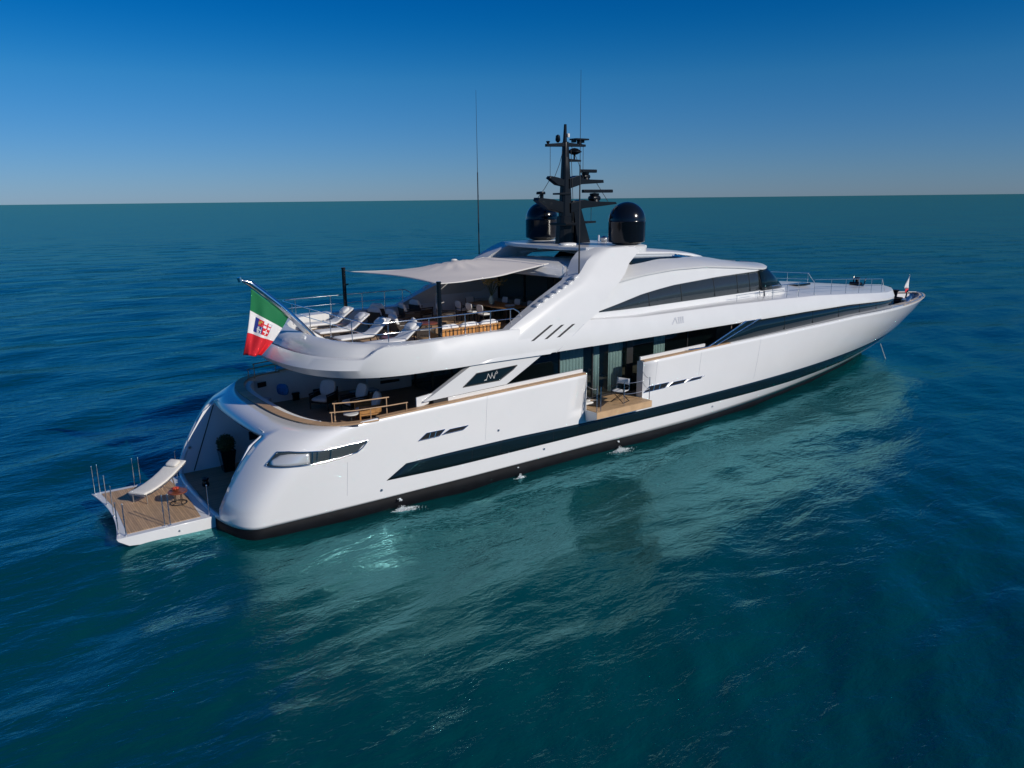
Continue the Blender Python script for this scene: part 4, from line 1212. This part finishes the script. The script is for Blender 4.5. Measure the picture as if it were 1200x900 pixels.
# ---- awning
def awning():
    # quarter-param surface: aft edge between post tips, forward edge on the roof overhang
    A, B = Vector((8.2, -3.98, 8.03)), Vector((8.45, 3.98, 7.92))
    def roof_pt(t):
        y = -2.4 + 5.6 * t; q = abs(y) / 4.1
        return Vector((13.75 + 1.75 * q * q + .35, y, 8.32 - .22 * q * q + .04))
    rows = []
    for i, u in enumerate(np.linspace(0, 1, 34)):
        r = []
        for t in np.linspace(0, 1, 34):
            a = A.lerp(B, t) + Vector((.45 * math.sin(t * PI), 0, -.02)); b = roof_pt(t)
            p = a.lerp(b, u)
            side = math.sin(u * PI) * .30            # side edges curve inward
            p.y *= 1 - side * .22 * abs(2 * t - 1)
            p.z -= .18 * math.sin(u * PI) * abs(2 * t - 1)
            # mast cone pushing the cloth up
            d = math.hypot(p.x - 11.9, (p.y - .75) * .8)
            p.z += .25 * math.exp(-(d / 1.5) ** 1.2)
            ang = math.atan2(p.y - .75, p.x - 11.9)
            p.z += .035 * math.sin(ang * 15) * math.exp(-((d - .8) / .7) ** 2)
            p.z += .012 * math.sin(p.y * 3.1 + p.x * 1.7) * math.sin(u * PI)
            r.append(p)
        rows.append(r)
    m = bpy.data.materials.new("awning_cloth"); m.use_nodes = True
    t = m.node_tree; p = t.nodes["Principled BSDF"]; p.inputs["Base Color"].default_value = (.86, .79, .73, 1); p.inputs["Roughness"].default_value = .85
    tl = t.nodes.new("ShaderNodeBsdfTranslucent"); tl.inputs["Color"].default_value = (.5, .44, .4, 1)
    mx = t.nodes.new("ShaderNodeMixShader"); mx.inputs[0].default_value = .22
    t.links.new(p.outputs[0], mx.inputs[1]); t.links.new(tl.outputs[0], mx.inputs[2]); t.links.new(mx.outputs[0], t.nodes["Material Output"].inputs[0])
    mb = MB(); mb.grid(rows); o = mb.build("awning", m, None, smooth=80, solid=.006)
    tag(o, "pale beige sun awning stretched from the roof to two dark posts over the upper deck", "awning")
    hem = MB()
    hem.tube([r[0] for r in rows], .018, 6); hem.tube([r[-1] for r in rows], .018, 6); hem.tube(rows[0], .018, 6)
    hem.build("hem_rope", CREAM, o, smooth=60)
    ct = MB(); ct.lathe([(.16, .0), (.1, .05), (0, .06)], (11.9, .75, rows[0][0].z + .40), 12); ct.build("crown_cap", CREAM, o)
    for pa, pb in ((Vector((8.15, -4.12, 8.05)), rows[0][0]), (Vector((8.15, 4.12, 8.0)), rows[0][-1])):
        c = MB(); c.tube([pa, pb], .012, 5); c.build("lashing", STEEL, o)
awning()

# ---- loungers
def lounger(name, label, fabric, frame, pillow=None, group=None, curved=False):
    """foot at x=0, head towards +x, origin on the deck"""
    root = empty(name); tag(root, label, "sun lounger", group)
    L = 2.2 if curved else 1.95; w_ = .72 if curved else .68
    if curved: prof = [(0, .36), (.35, .36), (.75, .40), (1.15, .48), (1.5, .59), (1.85, .73), (2.2, .88)]
    else: prof = [(0, .33), (.5, .33), (1.0, .33), (1.22, .34), (1.35, .42), (1.65, .66), (1.95, .88)]
    th_ = .11
    mb = MB(); rows = []
    n = 26
    for i in range(n + 1):
        x = L * i / n; z = interp(x, prof)
        e = min(x, L - x, .05) / .05; hh = th_ * (.35 + .65 * math.sqrt(max(e, .02)))
        r = []
        for k in range(16):
            a = 2 * PI * k / 16
            cy = math.copysign(abs(math.cos(a)) ** .35, math.cos(a)); cz = math.copysign(abs(math.sin(a)) ** .6, math.sin(a))
            r.append((x, cy * w_ / 2, z + th_ / 2 + cz * hh / 2))
        rows.append(r)
    mb.grid(rows, closed=True); mb.add(rows[0], [tuple(range(16))]); mb.add(rows[-1], [tuple(range(15, -1, -1))])
    mb.build("mattress", fabric, root, smooth=50)
    fb = MB()
    for s in (-1, 1): fb.tube([(x, s * (w_ / 2 - .03), z - .02) for x, z in prof], .022, 6)
    for x in (0.03, .98, L - .05): fb.tube([(x, -w_ / 2 + .03, interp(x, prof) - .02), (x, w_ / 2 - .03, interp(x, prof) - .02)], .02, 6)
    fb.build("frame", frame, root, smooth=60)
    for x in (.14, 1.35 if not curved else 1.45):
        for s in (-1, 1):
            l = MB(); l.tube([(x, s * (w_ / 2 - .05), interp(x, prof) - .02), (x + (.0 if x < 1 else .12), s * (w_ / 2 - .05), 0)], .02, 6)
            l.build("leg", frame, root, smooth=60)
    if pillow:
        p = MB(); x = 1.9 if curved else 1.68
        sl_ = math.atan2(interp(1.95, prof) - interp(1.45, prof), .5)
        p.cushion((x, 0, interp(x, prof) + th_ + .06), (.36, .5, .15), RY(-sl_), e=.45); p.build("pillow", pillow, root, smooth=60)
    return root

l = lounger("sun_lounger", "cream curved sun lounger with a pillow on the lowered swim platform", CREAM, STEEL, CREAM, None, True)
l.location = (-1.93, .38, .535); l.rotation_euler = (0, 0, math.radians(36))
G1 = "white sun loungers on the aft upper deck"
l0 = lounger("sun_lounger", "white sun lounger nearest the starboard rail of the upper deck", WHITEFAB, WICKER, WHITEFAB, G1)
l0.location = (5.75, -3.0, 5.515); l0.scale = (1.1, 1.12, 1.05); l0.rotation_euler = (0, 0, .06)
l1 = copy_tree(l0); tag(l1, "white sun lounger just behind the ensign staff foot, second from the starboard rail", "sun lounger", G1); l1.location = (5.35, -1.2, 5.515); l1.scale = (1.1, 1.12, 1.05); l1.rotation_euler = (0, 0, .03)
l2 = lounger("sun_lounger", "white sun lounger with a grey pillow, third from the starboard rail on the upper deck", WHITEFAB, WICKER, GREYFAB, G1)
l2.location = (5.35, .75, 5.515); l2.scale = (1.1, 1.12, 1.05); l2.rotation_euler = (0, 0, -.05)
l3 = copy_tree(l0); tag(l3, "white sun lounger nearest the port rail of the upper deck", "sun lounger", G1); l3.location = (5.6, 2.85, 5.515); l3.scale = (1.1, 1.12, 1.05); l3.rotation_euler = (0, 0, -.08)

# ---- small round tables
def round_table(name, label, top_m, leg_m, r, h, ring=False, group=None, cat="side table"):
    root = empty(name); tag(root, label, cat, group)
    a = MB(); a.lathe([(0, h - .04), (r * .96, h - .04), (r, h - .02), (r, h), (r * .97, h + .01), (0, h + .005)], (0, 0, 0), 28); a.build("table_top", top_m, root, smooth=40)
    if ring:
        b = MB()
        b.tube([(r * .85 * math.cos(t), r * .85 * math.sin(t), .02) for t in np.linspace(0, 2 * PI, 25)], .018, 6, cap=False)
        b.build("foot_ring", leg_m, root, smooth=60)
        for k in range(4):
            t = k * PI / 2 + .4; b = MB(); b.tube([(r * .45 * math.cos(t), r * .45 * math.sin(t), h - .03), (r * .45 * math.cos(t), r * .45 * math.sin(t), .03)], .014, 6); b.build("leg", leg_m, root)
            c = MB(); c.tube([(r * .45 * math.cos(t), r * .45 * math.sin(t), .02), (r * .85 * math.cos(t), r * .85 * math.sin(t), .02)], .012, 6); c.build("spoke", leg_m, root)
    else:
        b = MB(); b.lathe([(r * .6, 0), (r * .6, .03), (.05, .06), (.045, h - .04)], (0, 0, 0), 20); b.build("pedestal", leg_m, root, smooth=40)
    return root
t = round_table("side_table", "red-brown round side table on a ring foot beside the lounger on the swim platform", BROWN, MATTEBLK, .33, .46, True)
t.location = (-.72, -.38, .535)
# fruit bowl / red dish on it
a = MB(); a.lathe([(.06, 0), (.14, .03), (.17, .08), (.15, .08), (.05, .03), (0, .03)], (0, 0, 0), 18)
o = a.build("dish", BROWN, None, smooth=40, loc=(-.76, -.33, 1.012)); tag(o, "red dish of fruit on the round table of the swim platform", "dish")
a = MB()
for k in range(6): a.cushion((.07 * math.cos(k * 1.05), .07 * math.sin(k * 1.05), .09), (.08, .08, .08), e=1, nu=8, nv=6)
a.build("fruit", mat("red_fruit", (.45, .05, .02), .4), o, smooth=80)
G2 = "brown round tables between the upper deck loungers"
t1 = round_table("side_table", "brown round table between the two loungers nearest the starboard rail", BROWN, WICKER, .34, .40, False, G2); t1.location = (7.15, -2.05, 5.51)
t2 = copy_tree(t1); tag(t2, "brown round table between the port pair of loungers on the upper deck", "side table", G2); t2.location = (7.0, 1.85, 5.51)

# ---- topiary planter in the beach club
root = empty("potted_topiary", (1.75, 2.05, .52)); tag(root, "clipped round green shrub in a tall dark square pot inside the stern opening", "potted plant")
a = MB(); rows = []
for z, h in ((0, .20), (.5, .25), (.88, .30)): rows.append([(-h, -h, z), (h, -h, z), (h, h, z), (-h, h, z)])
a.grid(rows, closed=True); a.add(rows[0], [(3, 2, 1, 0)]); a.b2((-.27, -.27, .80), (.27, .27, .84)); a.build("pot", BLACK, root, bevel=.01)
a = MB(); a.tube([(0, 0, .82), (0, 0, 1.05)], .025, 8); a.build("stem", WICKER, root)
a = MB()
for k in range(1500):
    v = Vector(rng.normal(size=3)); v.normalize(); r_ = .30 + .03 * rng.normal(); c = v * r_ + Vector((0, 0, 1.15))
    t_ = v.cross(Vector(rng.normal(size=3))).normalized() * .03; b_ = (v * .6 + Vector(rng.normal(size=3)) * .5).normalized() * .04
    a.add([c - t_, c + t_, c + t_ * .4 + b_, c - t_ * .4 + b_], [(0, 1, 2, 3)])
a.cushion((0, 0, 1.15), (.54, .54, .54), e=1); a.build("foliage", LEAF, root, fixn=False)

# dark bollard-like wheel on the swim deck edge
a = MB(); a.lathe([(0, 0), (.12, 0), (.14, .06), (.1, .2), (.14, .28), (.12, .32), (0, .32)], (0, 0, 0), 16)
o = a.build("mooring_bollard", BLACK, None, smooth=40, loc=(.55, .85, .52)); tag(o, "small black bollard on the dark stern deck behind the round table", "bollard")

# ---- balcony chair
def director_chair():
    root = empty("director_chair", (16.75, -4.85, 2.322), math.radians(-72)); tag(root, "folding chair with white canvas seat and back on the fold-down balcony", "chair")
    w2 = .30
    for s in (-1, 1):
        a = MB(); a.tube([(s * w2, -.26, .02), (-s * w2, -.26, .52)], .017, 6); a.tube([(s * w2, .26, .02), (-s * w2, .26, .52)], .017, 6); a.build("crossed_leg", MATTEBLK, root)
        a = MB(); a.tube([(s * w2, -.28, .02), (s * w2, .30, .02)], .016, 6); a.build("foot_bar", MATTEBLK, root)
        a = MB(); a.tube([(s * w2, -.28, .5), (s * w2, -.28, .70), (s * w2, .24, .70), (s * w2, .28, .5)], .015, 6); a.build("arm_rest", MATTEBLK, root)
        a = MB(); a.tube([(s * w2, .24, .5), (s * w2, .30, 1.02)], .016, 6); a.build("back_post", STEEL, root)
    a = MB(); a.grid([[(x, y, .52 - .03 * math.cos(x / w2 * PI / 2)) for y in (-.26, 0, .26)] for x in np.linspace(-w2, w2, 8)]); a.build("seat", WHITEFAB, root, smooth=60, solid=.015)
    a = MB(); a.grid([[(x, .27 + .03 * math.cos(x / w2 * PI / 2) + (z - .75) * .1, z) for z in (.74, .88, 1.0)] for x in np.linspace(-w2, w2, 8)]); a.build("backrest", WHITEFAB, root, smooth=60, solid=.015)
director_chair()
a = MB(); a.grid([[(x, y + .1 * x, .012 * math.sin(x * 9)) for y in np.linspace(-.3, .3, 5)] for x in np.linspace(-.55, .55, 12)])
o = a.build("floor_mat", WICKER, None, smooth=60, solid=.015, loc=(15.75, -4.55, 2.34)); o.rotation_euler = (0, 0, .4); tag(o, "dark brown mat lying on the fold-down balcony planks", "mat")
a = MB(); a.cushion((0, 0, .06), (.7, .25, .12), e=.6); a.cushion((.3, .3, .05), (.45, .2, .1), RZ(.5), e=.6)
o = a.build("folded_towel", CREAM, None, smooth=60, loc=(15.25, -4.35, 2.325)); tag(o, "rumpled beige towel lying beside the brown mat on the balcony", "towel")

# ---- armchairs
def armchair(label, group, frame=WICKER, fab=WHITEFAB, w_=.8, name="armchair"):
    """faces -x"""
    root = empty(name); tag(root, label, "armchair", group)
    for s in (-1, 1):
        a = MB(); y = s * (w_ / 2 - .03)
        a.tube([(-.36, y, 0), (-.36, y, .56)], .03, 6); a.tube([(.34, y, 0), (.38, y, .62)], .03, 6)
        a.box((0, y, .57), (.78, .06, .05)); a.box((0, y, .28), (.72, .04, .05)); a.box((0, y, .42), (.7, .015, .2))
        a.build("arm_frame", frame, root, bevel=.006)
    a = MB(); a.box((0, 0, .26), (.72, w_ - .08, .05)); a.box((.38, 0, .5), (.05, w_ - .08, .5), RY(.22)); a.build("seat_frame", frame, root, bevel=.006)
    a = MB(); a.cushion((-.03, 0, .36), (.72, w_ - .12, .17), e=.3); a.build("seat_cushion", fab, root, smooth=60)
    a = MB(); a.cushion((.33, 0, .68), (.17, w_ - .14, .62), RY(.32), e=.35); a.build("back_cushion", fab, root, smooth=60)
    return root
G3 = "white cushioned armchairs in the main deck cockpit"
Z0 = 2.335
c1 = armchair("dark framed armchair with white cushions, farthest aft in the open stern cockpit", G3); c1.location = (6.1, 2.35, Z0); c1.scale = (1.15, 1.15, 1.15); c1.rotation_euler = (0, 0, math.radians(35))
c2 = copy_tree(c1); tag(c2, "middle one of three white cushioned armchairs in the stern cockpit", "armchair", G3); c2.location = (6.9, 1.0, Z0); c2.scale = (1.15, 1.15, 1.15); c2.rotation_euler = (0, 0, math.radians(5))
c3 = armchair("sunlit armchair with a slatted teak side, nearest the starboard cap rail of the stern cockpit", G3, frame=TEAKWOOD); c3.location = (6.75, -.55, Z0); c3.scale = (1.15, 1.15, 1.15); c3.rotation_euler = (0, 0, math.radians(-12))
t = round_table("coffee_table", "low round white table in front of the armchairs in the stern cockpit", WHITE2, MATTEBLK, .3, .5, cat="coffee table"); t.location = (5.85, -.9, Z0)
a = MB(); a.b2((-.6, -.3, .42), (.6, .3, .46)); o = a.build("glass_table", mat("blue_lacquer", (.03, .25, .45), .08, coat=1), None, bevel=.01, loc=(8.0, 2.35, Z0)); tag(o, "glossy blue table behind the armchairs in the stern cockpit", "table")
for x in (-.5, .5):
    for y in (-.24, .24):
        l_ = MB(); l_.tube([(x, y, 0), (x, y, .42)], .02, 6); l_.build("leg", MATTEBLK, o)
# cushion against the port bulwark
a = MB(); a.cushion((0, 0, .25), (.16, .6, .5), RZ(.5), e=.4); o = a.build("scatter_cushion", BLUEFAB, None, smooth=60, loc=(4.75, 3.55, 2.86)); tag(o, "blue patterned cushion on the port end of the curved stern sofa", "cushion")
# curved stern sofa
def sofa():
    root = empty("curved_sofa", (0, 0, 0)); tag(root, "long curved sofa with white backrest following the stern bulwark of the cockpit", "sofa")
    def ringp(ins, up=True):
        pl = plan_aft(ins, 30); return [p for p in pl if -3.9 < p[1] < 4.1]
    def band(name, i0, i1, z0, z1, m, bev=.03):
        a = ringp(i0); b = []
        for p in a:
            # inset along the direction to the cockpit centre
            d = Vector((6.2 - p[0], (0 - p[1]) * .55)).normalized(); b.append((p[0] + d.x * (i1 - i0), p[1] + d.y * (i1 - i0)))
        mb = MB(); rows = [[(*p, z0), (*p, z1), (*q, z1), (*q, z0)] for p, q in zip(a, b)]
        mb.grid(rows, closed=True); mb.add(rows[0], [(0, 1, 2, 3)]); mb.add(rows[-1], [(3, 2, 1, 0)])
        return mb.build(name, m, root, smooth=40, bevel=bev)
    band("base", .38, 1.15, 2.34, 2.68, WHITE2, .01)
    band("seat_cushion", .55, 1.2, 2.68, 2.84, GREYFAB)
    band("back_cushion", .34, .58, 2.68, 3.60, WHITEFAB, .04)
    return root
sofa()
# cleats and small gear on the port bulwark
for i, x in enumerate((5.6, 6.6)):
    a = MB(); a.box((0, 0, .18), (.3, .12, .36)); a.tube([(-.18, 0, .3), (.18, 0, .3)], .05, 8)
    o = a.build("mooring_cleat", BLACK, None, bevel=.01, loc=(x, 4.35, Z0)); tag(o, ["dark cleat post against the port bulwark, nearer the stern", "dark cleat post against the port bulwark, farther forward"][i], "cleat", "cleat posts along the port bulwark")
a = MB(); a.box((4.2, 4.56, 3.22), (.42, .04, .22), RZ(.3)); a.build("fairlead_opening", MATTEBLK, yacht)
a = MB(); a.box((7.3, 4.82, 3.3), (.18, .04, .3)); a.build("fairlead_opening", MATTEBLK, yacht)

# ---- upper deck lounge
G4 = "wicker armchairs with cushions on the upper deck"
Z1 = 5.512
labs = ["wicker armchair with white cushions nearest the loungers on the upper deck, port side", "wicker armchair in the middle of the upper deck lounge group", "wicker armchair closest to the dining chairs in the upper deck lounge", "white cushioned wicker armchair just inside the starboard awning post"]
arm = armchair(labs[0], G4, WICKER, WHITEFAB, .85); arm.location = (9.0, 2.4, Z1); arm.rotation_euler = (0, 0, math.radians(200))
for lb, (x, y, a_) in zip(labs[1:], ((9.25, 1.2, 185), (10.6, 2.6, 170), (8.75, -1.9, 160))):
    c = copy_tree(arm); tag(c, lb, "armchair", G4); c.location = (x, y, Z1); c.rotation_euler = (0, 0, math.radians(a_))
lounge2 = [("pale cushioned wicker armchair beside the port rail, level with the awning post", 9.6, 3.5, 215), ("pale cushioned wicker armchair just behind the middle lounger heads", 8.6, -.3, 175), ("pale cushioned wicker armchair under the awning peak, turned to the glass wall", 11.7, 1.2, 150), ("pale cushioned wicker armchair by the port wing wall under the awning", 11.6, 3.3, 190)]
for lb, x, y, a_ in lounge2:
    c = copy_tree(arm); tag(c, lb, "armchair", G4); c.location = (x, y, Z1); c.rotation_euler = (0, 0, math.radians(a_))
t = round_table("coffee_table", "low round wicker table among the upper deck armchairs", BROWN, WICKER, .5, .38, cat="coffee table"); t.location = (10.0, .1, Z1)
# slatted sofa along the starboard rail
def slat_sofa():
    root = empty("slatted_sofa", (9.75, -3.35, Z1)); tag(root, "teak sofa with slatted back and white cushions along the starboard rail", "sofa")
    L = 2.75
    a = MB(); a.box((0, -.42, .40), (L, .06, .62)); a.build("slatted_back", SLATS, root)
    a = MB(); a.box((0, -.42, .74), (L, .09, .05)); a.box((0, -.42, .10), (L, .08, .05)); a.box((0, 0, .24), (L, .8, .06)); a.build("frame", TEAKWOOD, root, bevel=.006)
    for x in (-L / 2, L / 2):
        b = MB(); b.box((x, 0, .33), (.06, .84, .5)); b.build("arm_frame", SLATS, root, bevel=.006)
    for x in (-L / 3, 0, L / 3):
        b = MB(); b.cushion((x, .03, .36), (L / 3 - .03, .78, .2), e=.3); b.build("seat_cushion", WHITEFAB, root, smooth=60)
        b = MB(); b.cushion((x, -.27, .66), (L / 3 - .05, .2, .5), RX(.2), e=.35); b.build("back_cushion", WHITEFAB, root, smooth=60)
slat_sofa()
# dining table, vase and chairs
root = empty("dining_table", (14.15, .65, Z1)); tag(root, "long dark wooden dining table under the awning", "dining table")
a = MB(); a.box((0, 0, .735), (1.25, 3.1, .05)); a.build("table_top", TEAKWOOD, root, bevel=.01)
for y in (-1.0, 1.0):
    a = MB(); a.box((0, y, .36), (.5, .14, .70)); a.build("leg", WICKER, root, bevel=.01)
root = empty("flower_vase", (13.95, .85, Z1 + .762)); tag(root, "pale green vase of dried yellow flowers on the upper deck dining table", "vase")
a = MB(); a.lathe([(.08, 0), (.13, .1), (.14, .22), (.08, .34), (.09, .40), (.075, .40), (0, .3)], (0, 0, 0), 20); a.build("vase_body", CERAM, root, smooth=50)
a = MB(); f_ = MB()
for k in range(26):
    d = Vector((rng.normal() * .34, rng.normal() * .34, .62 + .18 * rng.random())); p = Vector((0, 0, .36)); m_ = p + d * .5 + Vector((0, 0, .08)); q = p + d
    a.tube([p, m_, q], .007, 4)
    for j in range(5):
        c = q + Vector(rng.normal(size=3)) * .05; f_.cushion(c, (.07, .07, .06), e=1, nu=6, nv=4)
a.build("stems", LEAF, root); f_.build("blossoms", FLOWER, root)
a = MB(); a.lathe([(0, 0), (.2, 0), (.24, .05), (.22, .05), (.18, .015), (0, .015)], (0, 0, 0), 20); o = a.build("serving_tray", WHITE2, None, smooth=40, loc=(14.2, -.25, Z1 + .762)); tag(o, "white serving dish near the starboard end of the dining table", "dish")
def dining_chair(label, group):
    """faces -x (back on +x side)"""
    root = empty("dining_chair"); tag(root, label, "dining chair", group)
    for x in (-.22, .22):
        for y in (-.24, .24):
            a = MB(); a.tube([(x, y, 0), (x, y, .44 if x < 0 else .86)], .018, 6); a.build("leg", MATTEBLK, root)
    a = MB()
    for y in (-.25, .25): a.tube([(-.22, y, .44), (-.22, y, .64), (.23, y, .64)], .016, 6)
    a.box((0, 0, .43), (.48, .5, .03)); a.build("frame", MATTEBLK, root)
    a = MB(); a.cushion((0, 0, .475), (.48, .48, .09), e=.3); a.build("seat_cushion", WHITEFAB, root, smooth=60)
    a = MB(); a.cushion((.235, 0, .74), (.06, .50, .34), RY(.1), e=.3); a.build("backrest", WHITEFAB, root, smooth=60)
    return root
G5 = "white dining chairs round the upper deck table"
d0 = dining_chair("", G5); first = True
side_txt = ["port end", "middle", "starboard end"]
specs = []
for i, y in enumerate((1.95, 1.05, .15)): specs.append((13.05, y, 180, "white dining chair on the stern side of the table, " + side_txt[i]))
for i, y in enumerate((1.75, .75, -.25)): specs.append((15.15, y, 0, "white dining chair on the glass wall side of the table, " + side_txt[i]))
specs.append((14.2, -1.5, -90, "white dining chair at the starboard head of the table"))
specs.append((14.1, 2.7, 90, "white dining chair at the port head of the table"))
for i, (x, y, a_, lb) in enumerate(specs):
    c = d0 if i == 0 else copy_tree(d0)
    tag(c, lb, "dining chair", G5); c.location = (x, y, Z1); c.rotation_euler = (0, 0, math.radians(a_))
a = MB(); a.cushion((0, 0, .3), (1.1, .8, .3), e=.3); a.cushion((0, -.3, .5), (1.05, .22, .42), e=.35); a.box((0, 0, .12), (1.0, .7, .2))
o = a.build("covered_lounge_chair", GREYFAB, None, smooth=50, loc=(13.4, -3.1, Z1)); tag(o, "grey covered seat beside the arch at the forward end of the slatted sofa", "armchair")

# ---- water discharges at the waterline
def splash(x, y, k, label):
    mb = MB()
    for i in range(int(1500 * k)):
        r_ = abs(rng.normal()) * .42 * k
        th = rng.random() * PI
        p = Vector((x + r_ * math.cos(th) * 1.5, y - r_ * math.sin(th) * .9, .03 + abs(rng.normal()) * .07 * max(0, 1 - r_ / (.6 * k))))
        q = .008 + .016 * rng.random() ** 2
        mb.cushion(p, (q * 2.4, q * 1.6, q * .8), e=1, nu=5, nv=3)
    # thin falling stream from the outlet
    for i in range(int(60 * k)):
        t = i / 90; mb.cushion((x + .03 * rng.normal(), y + .12 - .25 * t, .42 - .38 * t * t), (.025, .02, .04), e=1, nu=5, nv=3)
    o = mb.build("water_splash", mat("foam", (.75, .80, .80), .5), None, smooth=80); tag(o, label, "splash", kind="stuff")
splash(5.9, -4.75, .6, "white foam splash where water spills from the hull near the stern")
splash(16.9, -4.75, .5, "white foam splash at the waterline below the balcony")
splash(11.3, -4.75, .22, "small foam splash at the waterline between stern and balcony")
